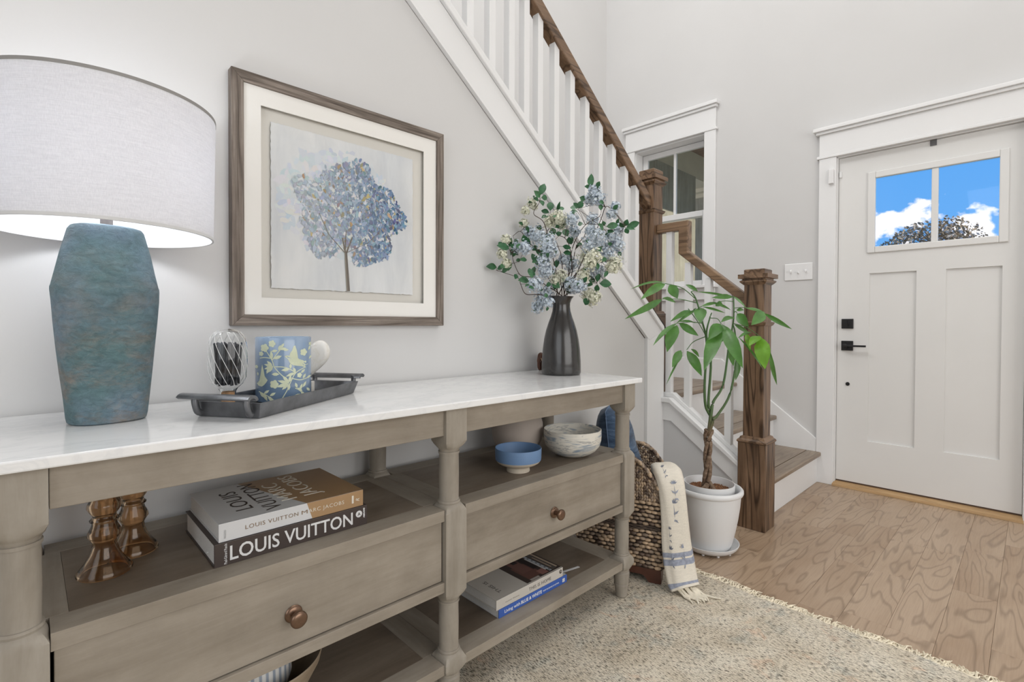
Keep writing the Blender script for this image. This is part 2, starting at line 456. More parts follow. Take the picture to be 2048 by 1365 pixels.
BLEAVES= [(1.566, 1.188, 1.557, 1.572, 1.194, 1.612, 0.023), (1.576, 1.199, 1.558, 1.551, 1.211, 1.562, 0.016), (1.659, 1.25, 1.583, 1.674, 1.221, 1.586, 0.018), (1.476, 1.373, 1.545, 1.507, 1.378, 1.597, 0.024), (1.408, 1.311, 1.513, 1.372, 1.309, 1.531, 0.018), (1.431, 1.325, 1.519, 1.459, 1.32, 1.52, 0.018), (1.483, 1.382, 1.528, 1.481, 1.362, 1.5, 0.019), (1.438, 1.346, 1.514, 1.409, 1.347, 1.514, 0.015), (1.51, 1.312, 1.475, 1.497, 1.287, 1.509, 0.011), (1.525, 1.363, 1.489, 1.544, 1.38, 1.53, 0.024), (1.56, 1.401, 1.492, 1.547, 1.434, 1.504, 0.018), (1.558, 1.404, 1.479, 1.517, 1.404, 1.463, 0.018), (1.553, 1.223, 1.501, 1.577, 1.239, 1.536, 0.015), (1.618, 1.296, 1.503, 1.601, 1.305, 1.524, 0.018), (1.646, 1.316, 1.51, 1.664, 1.309, 1.543, 0.021), (1.621, 1.305, 1.495, 1.597, 1.311, 1.486, 0.018), (1.52, 1.228, 1.476, 1.502, 1.241, 1.477, 0.015), (1.517, 1.215, 1.41, 1.525, 1.197, 1.415, 0.014), (1.726, 1.243, 1.439, 1.712, 1.242, 1.457, 0.015), (1.565, 1.132, 1.385, 1.529, 1.129, 1.404, 0.019), (1.601, 1.143, 1.405, 1.648, 1.121, 1.415, 0.021), (1.685, 1.115, 1.415, 1.682, 1.102, 1.439, 0.017), (1.644, 1.081, 1.403, 1.705, 1.063, 1.424, 0.021), (1.694, 1.124, 1.413, 1.665, 1.127, 1.429, 0.016), (1.636, 1.078, 1.397, 1.637, 1.039, 1.385, 0.012), (1.653, 1.092, 1.399, 1.67, 1.09, 1.38, 0.015), (1.328, 1.398, 1.319, 1.276, 1.41, 1.326, 0.025), (1.378, 1.446, 1.336, 1.373, 1.43, 1.369, 0.018), (1.456, 1.511, 1.343, 1.42, 1.513, 1.31, 0.022), (1.387, 1.446, 1.316, 1.42, 1.438, 1.307, 0.017), (1.386, 1.414, 1.334, 1.404, 1.439, 1.371, 0.021), (1.423, 1.399, 1.353, 1.404, 1.396, 1.381, 0.022), (1.419, 1.383, 1.334, 1.4, 1.364, 1.366, 0.016), (1.33, 1.47, 1.254, 1.288, 1.49, 1.254, 0.022), (1.409, 1.524, 1.247, 1.416, 1.546, 1.293, 0.019), (1.356, 1.467, 1.238, 1.357, 1.427, 1.246, 0.018), (1.362, 1.392, 1.223, 1.348, 1.384, 1.202, 0.015), (1.391, 1.352, 1.197, 1.349, 1.369, 1.197, 0.025), (1.484, 1.445, 1.188, 1.485, 1.415, 1.215, 0.019), (1.373, 1.325, 1.211, 1.388, 1.347, 1.245, 0.017), (1.457, 1.388, 1.232, 1.479, 1.408, 1.263, 0.015), (1.443, 1.357, 1.261, 1.445, 1.389, 1.311, 0.028), (1.475, 1.397, 1.326, 1.519, 1.379, 1.313, 0.022), (1.479, 1.418, 1.329, 1.494, 1.403, 1.349, 0.019), (1.369, 1.342, 1.274, 1.336, 1.349, 1.273, 0.014), (1.458, 1.474, 1.285, 1.46, 1.505, 1.302, 0.015), (1.535, 1.417, 1.429, 1.51, 1.426, 1.428, 0.016), (1.519, 1.357, 1.403, 1.549, 1.353, 1.414, 0.018), (1.533, 1.339, 1.39, 1.528, 1.371, 1.407, 0.025), (1.541, 1.301, 1.43, 1.525, 1.328, 1.414, 0.019), (1.571, 1.315, 1.427, 1.562, 1.305, 1.451, 0.016), (1.611, 1.342, 1.393, 1.619, 1.373, 1.428, 0.023), (1.463, 1.248, 1.378, 1.468, 1.282, 1.375, 0.015), (1.627, 1.337, 1.361, 1.631, 1.348, 1.399, 0.026), (1.483, 1.219, 1.319, 1.478, 1.257, 1.329, 0.015), (1.496, 1.23, 1.301, 1.497, 1.268, 1.309, 0.015), (1.594, 1.286, 1.34, 1.583, 1.26, 1.343, 0.013), (1.58, 1.158, 1.186, 1.62, 1.131, 1.185, 0.026), (1.64, 1.212, 1.2, 1.657, 1.217, 1.235, 0.02), (1.689, 1.265, 1.203, 1.661, 1.269, 1.233, 0.021), (1.548, 1.144, 1.18, 1.566, 1.161, 1.155, 0.017), (1.536, 1.158, 1.178, 1.539, 1.186, 1.179, 0.017), (1.54, 1.181, 1.131, 1.546, 1.201, 1.104, 0.022), (1.696, 1.221, 1.389, 1.728, 1.222, 1.404, 0.016), (1.521, 1.323, 1.256, 1.538, 1.338, 1.291, 0.021), (1.452, 1.291, 1.184, 1.445, 1.312, 1.179, 0.018), (1.495, 1.285, 1.171, 1.491, 1.322, 1.199, 0.022), (1.586, 1.32, 1.153, 1.585, 1.319, 1.185, 0.018), (1.66, 1.185, 1.398, 1.659, 1.146, 1.395, 0.013), (1.533, 1.169, 1.344, 1.525, 1.184, 1.345, 0.01)]
BRANCHES= [[(1.531, 1.297, 1.141), (1.509, 1.318, 1.172), (1.487, 1.339, 1.215), (1.493, 1.333, 1.25)], [(1.534, 1.294, 1.141), (1.552, 1.292, 1.208), (1.566, 1.293, 1.288), (1.587, 1.287, 1.36), (1.627, 1.264, 1.432), (1.677, 1.23, 1.47), (1.688, 1.233, 1.517)], [(1.536, 1.292, 1.141), (1.557, 1.279, 1.251), (1.555, 1.287, 1.338), (1.544, 1.303, 1.374), (1.525, 1.327, 1.388), (1.508, 1.348, 1.419)], [(1.534, 1.294, 1.141), (1.552, 1.258, 1.223), (1.584, 1.208, 1.26), (1.606, 1.167, 1.271), (1.625, 1.129, 1.278)], [(1.531, 1.297, 1.141), (1.478, 1.342, 1.184), (1.437, 1.376, 1.214), (1.4, 1.406, 1.222), (1.379, 1.421, 1.269), (1.37, 1.425, 1.307)], [(1.533, 1.295, 1.141), (1.56, 1.282, 1.216), (1.58, 1.276, 1.331), (1.61, 1.261, 1.377), (1.636, 1.248, 1.405), (1.739, 1.161, 1.416)], [(1.528, 1.3, 1.141), (1.494, 1.333, 1.141), (1.457, 1.37, 1.148), (1.424, 1.402, 1.15), (1.411, 1.417, 1.189), (1.402, 1.426, 1.215), (1.343, 1.485, 1.243)], [(1.534, 1.294, 1.141), (1.501, 1.305, 1.214), (1.471, 1.314, 1.332), (1.442, 1.322, 1.423), (1.403, 1.339, 1.454), (1.407, 1.314, 1.492)], [(1.537, 1.291, 1.141), (1.577, 1.278, 1.164), (1.623, 1.259, 1.192), (1.67, 1.239, 1.198)], [(1.534, 1.294, 1.141), (1.527, 1.316, 1.207), (1.485, 1.373, 1.314), (1.455, 1.418, 1.359), (1.44, 1.447, 1.405), (1.425, 1.476, 1.389)], [(1.536, 1.292, 1.141), (1.563, 1.245, 1.249), (1.606, 1.183, 1.418), (1.612, 1.156, 1.483), (1.613, 1.132, 1.475)], [(1.533, 1.295, 1.141), (1.528, 1.306, 1.294), (1.523, 1.314, 1.329), (1.516, 1.325, 1.364)]]
TLEAVES= [(2.027, 1.129, 1.213, 1.785, 1.154, 1.189, 0.011), (2.025, 1.131, 1.21, 1.86, 1.151, 1.146, 0.032), (2.038, 1.119, 1.204, 2.045, 1.083, 1.148, 0.04), (2.014, 1.14, 1.14, 1.726, 1.14, 1.07, 0.026), (2.016, 1.139, 1.146, 2.105, 1.123, 1.134, 0.019), (2.219, 1.082, 1.1, 2.076, 1.107, 1.042, 0.013), (2.201, 1.099, 1.094, 2.04, 1.114, 1.053, 0.022), (2.212, 1.06, 1.107, 2.136, 1.022, 1.042, 0.047), (2.08, 1.103, 1.036, 1.94, 1.139, 0.949, 0.023), (2.08, 1.103, 1.027, 1.993, 1.102, 0.92, 0.047), (2.087, 1.097, 1.036, 2.11, 1.018, 0.987, 0.028), (2.087, 1.097, 1.043, 2.218, 1.081, 1.042, 0.011), (2.12, 1.104, 0.914, 2.045, 1.106, 0.847, 0.032), (2.139, 1.085, 0.911, 2.119, 1.006, 0.813, 0.039), (2.152, 1.073, 0.92, 2.227, 1.07, 0.885, 0.016), (2.127, 1.098, 0.908, 2.043, 1.133, 0.772, 0.008), (2.239, 0.977, 1.033, 2.121, 0.979, 0.972, 0.044), (2.238, 0.978, 1.016, 2.049, 0.963, 0.852, 0.053), (2.244, 0.973, 1.031, 2.166, 0.85, 0.862, 0.051), (2.286, 0.973, 0.974, 2.285, 1.015, 0.942, 0.013), (2.327, 0.949, 1.061, 2.201, 0.959, 1.048, 0.028), (2.334, 0.943, 1.08, 2.31, 0.882, 1.027, 0.038), (2.402, 0.85, 1.088, 2.297, 0.866, 1.036, 0.044), (2.401, 0.85, 1.082, 2.426, 0.742, 1.019, 0.019), (2.352, 0.912, 1.106, 2.414, 0.852, 1.09, 0.013), (2.352, 0.953, 1.098, 2.346, 0.917, 1.098, 0.016), (2.345, 0.959, 1.031, 2.394, 0.911, 0.993, 0.016), (2.377, 0.857, 0.978, 2.29, 0.871, 0.943, 0.038), (2.379, 0.855, 0.972, 2.318, 0.814, 0.846, 0.056), (2.409, 0.826, 0.912, 2.462, 0.813, 0.765, 0.017), (2.337, 0.937, 0.974, 2.375, 0.843, 0.841, 0.01), (2.381, 0.896, 0.995, 2.275, 0.914, 0.977, 0.016), (2.304, 1.028, 1.128, 2.277, 0.984, 1.12, 0.026), (2.255, 1.074, 1.116, 2.349, 1.04, 1.14, 0.013), (2.38, 0.983, 1.16, 2.271, 1.033, 1.161, 0.021), (2.243, 1.088, 1.186, 2.241, 1.146, 1.223, 0.017), (2.24, 1.09, 1.183, 2.414, 1.006, 1.175, 0.009), (2.372, 0.977, 1.163, 2.342, 0.907, 1.113, 0.01), (2.26, 1.07, 1.113, 2.256, 0.963, 1.089, 0.01), (2.434, 0.982, 0.874, 2.407, 0.977, 0.774, 0.028), (2.409, 1.006, 0.943, 2.401, 0.985, 0.841, 0.03), (2.384, 0.921, 0.991, 2.335, 0.883, 0.923, 0.021), (2.286, 1.045, 1.135, 2.384, 0.993, 1.107, 0.012)]
TSTEMS= [[(2.274, 1.032, 0.592), (2.247, 1.046, 0.654), (2.235, 1.047, 0.752), (2.234, 1.039, 0.946), (2.21, 1.052, 1.054), (2.184, 1.066, 1.144), (2.159, 1.078, 1.179)], [(2.266, 1.031, 0.629), (2.256, 1.038, 0.672), (2.262, 1.031, 0.861), (2.246, 1.045, 0.982), (2.253, 1.035, 1.055), (2.258, 1.027, 1.085)], [(2.263, 1.027, 0.63), (2.273, 1.021, 0.678), (2.309, 0.993, 0.757), (2.333, 0.977, 0.945), (2.351, 0.966, 1.055), (2.356, 0.968, 1.159)], [(2.263, 1.017, 0.595), (2.285, 1.009, 0.612), (2.336, 0.974, 0.708), (2.369, 0.958, 0.878), (2.374, 0.968, 0.994), (2.375, 0.98, 1.037)]]
TPET= [[(2.219, 1.082, 1.146), (2.124, 1.105, 1.196), (2.025, 1.131, 1.211)], [(2.221, 1.08, 1.13), (2.12, 1.109, 1.144), (2.016, 1.139, 1.143)], [(2.24, 1.06, 1.036), (2.163, 1.079, 1.042), (2.082, 1.101, 1.035)], [(2.249, 1.05, 0.976), (2.185, 1.077, 0.952), (2.139, 1.086, 0.917)], [(2.264, 1.037, 1.061), (2.259, 1.001, 1.057), (2.242, 0.975, 1.033)], [(2.328, 0.974, 0.97), (2.308, 0.973, 0.976), (2.286, 0.973, 0.974)], [(2.342, 0.963, 1.085), (2.34, 0.951, 1.091), (2.334, 0.943, 1.082)], [(2.342, 0.963, 1.107), (2.364, 0.914, 1.108), (2.402, 0.85, 1.086)], [(2.34, 0.964, 1.037), (2.358, 0.911, 1.019), (2.379, 0.856, 0.976)], [(2.343, 0.962, 1.137), (2.311, 0.994, 1.14), (2.284, 1.019, 1.129)], [(2.344, 0.963, 1.158), (2.341, 0.965, 1.161), (2.339, 0.967, 1.159)], [(2.227, 1.074, 1.106), (2.232, 1.069, 1.112), (2.238, 1.063, 1.114)], [(2.202, 1.1, 1.182), (2.215, 1.087, 1.188), (2.223, 1.079, 1.183)], [(2.219, 1.082, 1.106), (2.21, 1.09, 1.1), (2.219, 1.082, 1.099)], [(2.441, 0.866, 0.964), (2.454, 0.853, 0.934), (2.462, 0.844, 0.91)], [(2.192, 1.107, 1.103), (2.227, 1.073, 1.036), (2.253, 1.047, 0.97)]]
# ------------------------------------------------------------------ room shell
XW, YW, YB = 3.743, 1.505, 2.684
HT = 5.15
fl = MB().box(-3.1, XW+.15, -3.6, YB+.1, -.16, -.012)
floor = struct(build('floor', fl, M_plank, origin=(0, 0, -.012)))
joints = {0: [2.37, 3.42], 1: [2.887, 3.60], 2: [2.885, 3.40], 3: [2.05, 2.563, 3.143], 4: [2.107, 2.56, 2.99, 3.61], 5: [2.107, 2.99], 6: [2.6, 3.104], 7: [2.2, 3.3], 8: [2.75], 9: [2.3, 3.2]}
PW = .1275
for k in range(-1, 13):
    y1 = .849+PW*(1-k) if k else .849+PW
    y1 = .849 + PW - PW*k
    js = joints.get(k, [2.4+.37*(k % 3), 3.3])
    xs = [1.7] + js + [XW+.03]
    for a, b_ in zip(xs[:-1], xs[1:]):
        x1 = b_
        pl = MB().box(a+.0003, x1-.0003, y1-PW+.0003, y1-.0003, -.013, 0)
        p = build('plank', pl, M_plank, floor, bevel=.0005, origin=((a+x1)/2, y1-PW/2, 0), seg=1)
# rest of the boards, under the console and outside the picture
for k in range(24):
    y1 = 1.49 - PW*k*1.0
    if y1 > .9765+PW*1 or True:
        pl = MB().box(-1.2, 1.699, y1-PW+.0006, y1-.0006, -.013, 0)
        build('plank', pl, M_plank, floor, origin=(.25, y1-PW/2, 0))

def quadbox(x0, x1, y0, y1, z0, z1): return MB().box(x0, x1, y0, y1, z0, z1)

# door wall with its openings
wr = MB()
X2 = XW+.16
wr.box(XW, X2, -3.6, .022, 0, HT)
wr.box(XW, X2, .022, .900, 2.104, HT)
wr.box(XW, X2, .900, 1.762, 0, HT)
wr.box(XW, X2, 1.762, 2.378, 0, 1.318)
wr.box(XW, X2, 1.762, 2.378, 2.492, HT)
wr.box(XW, X2, 2.378, YB+.12, 0, HT)
struct(build('wall_right', wr, M_wall, origin=(XW, 0, 0)))
struct(build('wall_stairwell', MB().box(-3.1, XW, YB, YB+.12, 0, HT), M_wall))
wb = MB().prism([(-3.0, 0), (2.606, 0), (2.606, .85), (.40, .936+.768*(2.5-.40)), (.40, HT), (-3.0, HT)], 'Y', YW, YW+.15)
struct(build('wall_back', wb, M_wall))
struct(build('wall_left', MB().box(-3.1, -3.0, -3.6, YB, 0, HT), M_wall))
struct(build('wall_front', MB().box(-3.1, X2, -3.72, -3.6, 0, HT), M_wall))
struct(build('ceiling', MB().box(-3.1, X2, -3.72, YB+.12, HT, HT+.1), M_ceil))
struct(build('baseboard_back', MB().prism([(YW, 0), (YW-.015, 0), (YW-.015, .12), (YW-.008, .135), (YW, .135)], 'X', -3.0, 2.474), M_trim))
struct(build('baseboard_right', MB().box(XW-.015, XW, -3.6, -.07, 0, .135), M_trim))
# white corner board at the end of the console wall
struct(build('trim_1', MB().prism([(2.474, 0), (2.652, 0), (2.652, 1.0), (2.492, .9425), (2.474, .956)], 'Y', YW-.0195, YW-.0005), M_trim, bevel=.001))
# skirt board up the door wall beside the stairs, and the landing baseboard
sk = MB().prism([(.987, .0), (.987, .284), (1.62, .775), (YB, .775), (YB, .0)], 'X', XW-.016, XW-.0003)
struct(build('trim_2', sk, M_trim, bevel=.003))
struct(build('trim_3', MB().box(2.75, XW-.017, YB-.016, YB-.0003, .606, .775), M_trim, bevel=.003))

# ------------------------------------------------------------------ front door
DX0, DX1 = XW+.026, XW+.072
dr = empty('door_1', (DX0, .46, .012)); struct(dr)
zs = lambda z: z
mb = MB()
yL, yR = .884, .036
lite = (.122, .706, 1.497, 1.955)      # y0,y1,z0,z1 opening
# slab built round the lite opening and two recessed panels
pan = [(.486, .716), (.124, .354)]
pz0, pz1 = .304, 1.352
mb.box(DX0, DX1, .716, yL, .034, 2.098)
mb.box(DX0, DX1, yR, .124, .034, 2.098)
mb.box(DX0, DX1, .124, .716, .034, pz0)
mb.box(DX0, DX1, .124, .716, pz1, lite[2])
mb.box(DX0, DX1, .124, .716, lite[3], 2.098)
mb.box(DX0, DX1, .354, .486, pz0, pz1)
mb.box(DX0, DX1, .706, .716, lite[2], lite[3])
build('door_slab', mb, M_door, dr)
for y0, y1 in pan:
    build('recessed_panel', MB().box(DX0+.011, DX1-.004, y0-.001, y1+.001, pz0-.001, pz1+.001), M_door, dr)
# lite frame
lf = MB()
o = (.103, .729, 1.477, 1.976); i_ = (.140, .690, 1.515, 1.937)
for (a, b_, c, d) in ((o[0], i_[0], o[2], o[3]), (i_[1], o[1], o[2], o[3]), (i_[0], i_[1], o[2], i_[2]), (i_[0], i_[1], i_[3], o[3])):
    lf.box(DX0-.010, DX0+.016, a, b_, c, d)
build('lite_frame', lf, M_door, dr, bevel=.004)
build('lite_mullion', MB().box(DX0-.003, DX0+.026, .393, .423, i_[2], i_[3]), M_door, dr, bevel=.003)
for y0, y1 in ((.140, .393), (.423, .690)):
    build('glass_pane', MB().box(DX0+.020, DX0+.024, y0, y1, i_[2], i_[3]), M_pane, dr)
# hardware
hb = MB().box(DX0-.010, DX0, .796, .860, 1.008, 1.070)
db = build('deadbolt', hb, M_black, dr, bevel=.002); 
t_ = MB().tube([(DX0-.022, .8285, 1.039), (DX0-.009, .8285, 1.039)], .011, 14).box(DX0-.034, DX0-.020, .825, .832, 1.022, 1.056)
build('thumb_turn', t_, M_black, db, smooth=40)
lv = build('lever_plate', MB().box(DX0-.010, DX0, .796, .860, .868, .930), M_black, dr, bevel=.002)
t_ = MB().tube([(DX0-.045, .833, .899), (DX0-.008, .833, .899)], .0125, 16)
t_.box(DX0-.050, DX0-.034, .722, .846, .893, .905)
build('lever_handle', t_, M_black, lv, smooth=40, bevel=.002)
build('latch_plate', MB().box(DX0+.004, DX0+.020, .8841, .8872, .865, .935), M_bronze, dr)
t_ = MB().tube([(DX0-.004, .824, .655), (DX0+.001, .824, .655)], .0115, 18)
build('round_lock_cover', t_, M_black, dr, smooth=40)
build('door_sweep', MB().box(DX0+.004, DX1, yR, yL, .024, .035), plain('brown_sweep', (.10, .06, .04), .6), dr)
# threshold
M_thr = wood('threshold_oak', (.38, .235, .10), (.47, .30, .145), (.55, .37, .19), 'Y', 20, 5, .4, .2, False, .1, .4)
tp = [(XW-.032, 0.001), (XW-.026, .014), (XW+.01, .024), (X2, .024), (X2, .001)]
struct(build('trim_4', MB().prism([(a, b_) for a, b_ in tp], 'Y', .028, .893), M_thr))
# black bracket hooked over the top of the door
bk = build('hook_bracket', MB().box(DX0-.004, DX0-.0005, .402, .432, 2.066, 2.103).box(DX0-.004, DX0+.03, .402, .432, 2.0985, 2.1015), plain('dark_grey_metal', (.12, .12, .125), .4))
tag(bk, 'small dark grey metal bracket hooked over top edge of white front door', 'bracket')
# jambs and casing
jb = MB().box(XW-.0, X2, .886, .8995, .0, 2.104).box(XW, X2, .0225, .034, 0, 2.104).box(XW, X2, .022, .9, 2.100, 2.1038)
jb.box(DX1+.001, X2, .0225, .060, 0, 2.104).box(DX1+.001, X2, .862, .8995, 0, 2.104).box(DX1+.001, X2, .060, .862, 2.075, 2.104)
struct(build('trim_5', jb, M_trim))
cs = MB().box(XW-.020, XW-.0003, .891, .987, 0, 2.107).box(XW-.020, XW-.0003, -.066, .031, 0, 2.107)
struct(build('trim_6', cs, M_trim, bevel=.0025))
hd = MB().box(XW-.026, XW-.0003, -.080, 1.001, 2.107, 2.125).box(XW-.021, XW-.0003, -.066, .987, 2.125, 2.262)
hd.box(XW-.036, XW-.0003, -.085, 1.004, 2.262, 2.280).box(XW-.050, XW-.0003, -.098, 1.018, 2.280, 2.303)
struct(build('trim_7', hd, M_trim, bevel=.003))
# door sensor
sn = build('door_sensor', MB().box(XW-.038, XW-.0205, .902, .930, 1.936, 2.028), M_white_plastic, bevel=.003)
tag(sn, 'small white plastic alarm sensor on upper left casing of front door', 'sensor')
sm = build('sensor_magnet', MB().box(DX0-.010, DX0, .868, .882, 1.975, 2.012), M_white_plastic, bevel=.002)
tag(sm, 'tiny white magnet block on front door edge beside casing sensor', 'magnet')
# switch plate
sp = empty('switch_plate', (XW, 1.1075, 1.3875))
tag(sp, 'white three gang light switch plate on wall between window and front door', 'light switch')
build('plate', MB().box(XW-.007, XW-.0003, 1.022, 1.193, 1.331, 1.444), M_white_plastic, sp, bevel=.004)
for q in (-1, 0, 1):
    y = 1.1075+q*.046
    build('toggle', MB().obox((XW-.012, y, 1.3875+.006*(1 if q else -1)), (.009, 0, .004*(1 if q else -1)), (0, .0042, 0), (0, 0, .006)), M_white_plastic, sp, bevel=.0015)
    for dz in (-.030, .030):
        sc_ = MB().tube([(XW-.0082, y, 1.3875+dz), (XW-.0068, y, 1.3875+dz)], .003, 10)
        build('screw', sc_, M_white_plastic, sp)

# ------------------------------------------------------------------ landing window
wn = empty('window_1', (XW, 2.07, 1.33)); struct(wn)
cs = MB().box(XW-.020, XW-.0003, 1.676, 1.764, 1.33, 2.497).box(XW-.020, XW-.0003, 2.376, 2.464, 1.33, 2.497)
build('casing', cs, M_trim, wn, bevel=.0025)
hd = MB().box(XW-.026, XW-.0003, 1.664, 2.476, 2.497, 2.513).box(XW-.021, XW-.0003, 1.676, 2.464, 2.513, 2.664)
hd.box(XW-.036, XW-.0003, 1.666, 2.474, 2.664, 2.684).box(XW-.050, XW-.0003, 1.655, 2.485, 2.684, 2.710)
build('header', hd, M_trim, wn, bevel=.003)
build('stool', MB().box(XW-.055, XW+.075, 1.655, 2.485, 1.312, 1.334), M_trim, wn, bevel=.003)
build('apron', MB().box(XW-.020, XW-.0003, 1.676, 2.464, 1.222, 1.312), M_trim, wn, bevel=.0025)
jb = MB().box(XW-.0002, X2, 1.762, 1.768, 1.33, 2.492).box(XW, X2, 2.372, 2.378, 1.33, 2.492).box(XW, X2, 1.762, 2.378, 2.484, 2.492).box(XW, X2, 1.762, 2.378, 1.318, 1.333)
build('jamb', jb, M_trim, wn)
def sash(x0, x1, z0, z1, mid):
    s_ = MB(); a, b_ = 1.772, 2.368; fw = .045
    s_.box(x0, x1, a, a+fw, z0, z1).box(x0, x1, b_-fw, b_, z0, z1).box(x0, x1, a+fw, b_-fw, z0, z0+fw).box(x0, x1, a+fw, b_-fw, z1-fw, z1)
    q = build('sash', s_, M_trim, wn, bevel=.003)
    if mid:
        build('muntin', MB().box(x0+.004, x1-.004, 2.062, 2.082, z0+fw, z1-fw), M_trim, q)
        for c, d in ((a+fw, 2.062), (2.082, b_-fw)):
            build('glass_pane', MB().box((x0+x1)/2-.002, (x0+x1)/2+.002, c, d, z0+fw, z1-fw), M_pane, q)
    else:
        build('glass_pane', MB().box((x0+x1)/2-.002, (x0+x1)/2+.002, a+fw, b_-fw, z0+fw, z1-fw), M_pane, q)
sash(XW+.105, XW+.135, 1.885, 2.482, True)
sash(XW+.073, XW+.103, 1.335, 1.930, False)

# ------------------------------------------------------------------ stairs
st = empty('staircase', (3.2, 1.25, 0))
tag(st, 'white painted staircase with brown oak treads and landing, beside the front door', 'staircase')
RZ = [0, .200, .405, .610]
NY = [0, .958, 1.228, 1.500]
for k in (1, 2):
    z = RZ[k]
    build('riser', MB().box(2.70, XW-.017, NY[k]+.022, NY[k]+.04, RZ[k-1] if k > 1 else 0.001, z-.028), M_trim, st)
    build('tread_nosing', MB().box(2.70, XW-.001 if k == 1 else XW-.017, NY[k], NY[k]+.085, z-.028, z), M_tread, st, bevel=.008, origin=(3.2, NY[k], z), seg=3)
    build('tread', MB().box(2.70, XW-.017, NY[k]+.0855, NY[k+1]+.03, z-.028, z), M_tread, st, origin=(3.2, NY[k]+.2, z))
build('riser', MB().box(2.70, XW-.017, NY[3]+.022, NY[3]+.04, RZ[2], RZ[3]-.028), M_trim, st)
build('landing_nosing', MB().box(2.66, XW-.017, NY[3], NY[3]+.085, RZ[3]-.028, RZ[3]), M_tread, st, bevel=.008, origin=(3.2, NY[3], RZ[3]), seg=3)
for q in range(9):
    y0 = NY[3]+.0855+q*PW
    build('landing_board', MB().box(2.61, XW-.017, y0+.0005, min(y0+PW, YB-.017)-.0005, RZ[3]-.028, RZ[3]), M_tread, st, origin=(3.2, y0+.06, RZ[3]))
# upper flight behind the console wall
for k in range(9):
    x1 = 2.60-.26*k; z = .61+.2*(k+1)
    build('riser', MB().box(x1-.018, x1, 1.665, YB-.001, z-.2, z-.028), M_trim, st)
    build('tread', MB().box(x1-.29, x1+.022, 1.665, YB-.001, z-.028, z), M_tread, st, bevel=.006, origin=(x1, 2.1, z))
# knee wall of the lower flight
kw = [(1.047, 0), (1.503, 0), (1.503, .585), (1.44, .585), (1.047, .585-.74*(1.44-1.047))]
build('knee_wall', MB().prism(kw, 'X', 2.652, 2.715), M_wallg, st)
def offs(z): return [(1.503, .585+z), (1.435, .585+z), (1.047, .585+z-.74*(1.435-1.047))]
up_, lo_ = offs(0.0), offs(-.105)
build('knee_fascia', MB().prism(up_+lo_[::-1], 'X', 2.640, 2.652), M_trim, st, bevel=.002)
up_, lo_ = offs(.027), offs(0)
build('knee_cap', MB().prism(up_+lo_[::-1], 'X', 2.620, 2.742), M_trim, st, bevel=.003)
up_, lo_ = offs(.052), offs(.0272)
build('shoe_rail', MB().prism(up_+lo_[::-1], 'X', 2.662, 2.706), M_trim, st, bevel=.003)
build('knee_end_board', MB().box(2.638, 2.7, 1.0475, 1.085, 0, .292), M_trim, st, bevel=.002)
build('knee_baseboard', MB().box(2.634, 2.652, 1.0855, 1.484, 0, .165), M_trim, st, bevel=.003)
# raking skirt and cap along the console wall
def rake(x0, x1, zoff, th): 
    f = lambda x: .936+.768*(2.5-x)+zoff
    return [(x0, f(x0)), (x1, f(x1)), (x1, f(x1)+th), (x0, f(x0)+th)]
build('rake_skirt', MB().prism([rake(.45, 2.5, 0, .148)[0], (2.492, .9427), (2.652, 1.0), (2.628, 1.026-.0), rake(.45, 2.628, 0, .148)[3]][:3] + [(2.628, .936+.768*(2.5-2.628)+.148+.002), rake(.45, 2.628, 0, .148)[3]], 'Y', YW-.02, YW-.0005), M_trim, st, bevel=.002)
build('rake_cap', MB().prism(rake(.45, 2.628, .148, .034), 'Y', YW-.036, YW+.165), M_trim, st, bevel=.004)
build('rake_shoe', MB().prism(rake(.45, 2.605, .1825, .03), 'Y', YW+.052, YW+.108), M_trim, st, bevel=.003)

def newel(name, cx, cy, zb, base_h, coll, shaft, top, label, group):
    e = empty(name, (cx, cy, zb)); tag(e, label, 'stair railing')
    def sq(h, z0, z1, mbx=None):
        return (mbx or MB()).box(cx-h, cx+h, cy-h, cy+h, z0, z1)
    mbp = MB(); sq(.0495, zb+base_h, shaft, mbp)
    post = build('newel_post', mbp, M_oakz, e, bevel=.003)
    build('base_block', sq(.0675, zb, zb+base_h), M_oakz, post, bevel=.003)
    def mould(pr):
        mm = MB(); vs = []; fs = []
        for h, z in pr:
            vs += [(cx-h, cy-h, z), (cx+h, cy-h, z), (cx+h, cy+h, z), (cx-h, cy+h, z)]
        n = len(pr)
        for j in range(n-1):
            for i in range(4):
                k = (i+1) % 4
                fs.append((j*4+i, j*4+k, j*4+4+k, j*4+4+i))
        fs += [(3, 2, 1, 0), tuple((n-1)*4+i for i in range(4))]
        return mm.add(vs, fs)
    zb2 = zb+base_h
    build('base_moulding', mould([(.0675, zb2), (.072, zb2+.006), (.070, zb2+.014), (.061, zb2+.022), (.0585, zb2+.030), (.0505, zb2+.034)]), M_oakx, post)
    build('collar', mould([(.0495, coll-.012), (.057, coll-.006), (.060, coll+.001), (.062, coll+.007), (.0495, coll+.012)]), M_oakx, post)
    cp = [(.0495, shaft-.012), (.054, shaft-.008), (.066, shaft+.004), (.066, shaft+.010), (.056, shaft+.014), (.056, shaft+.020), (.072, shaft+.021), (.072, shaft+.042), (.050, shaft+.043), (.050, top-.004), (.046, top)]
    build('cap', mould(cp), M_oakx, post)
    return e
lowr = newel('lower_stair_railing', 2.68, .98, 0, .432, 1.035, 1.243, 1.311, 'short oak stair railing with box newel standing on the floor behind the potted plant', None)
uppr = newel('upper_stair_railing', 2.679, 1.594, .612, .465, 1.697, 1.860, 1.942, 'long oak handrail with white balusters climbing left along the console wall', None)
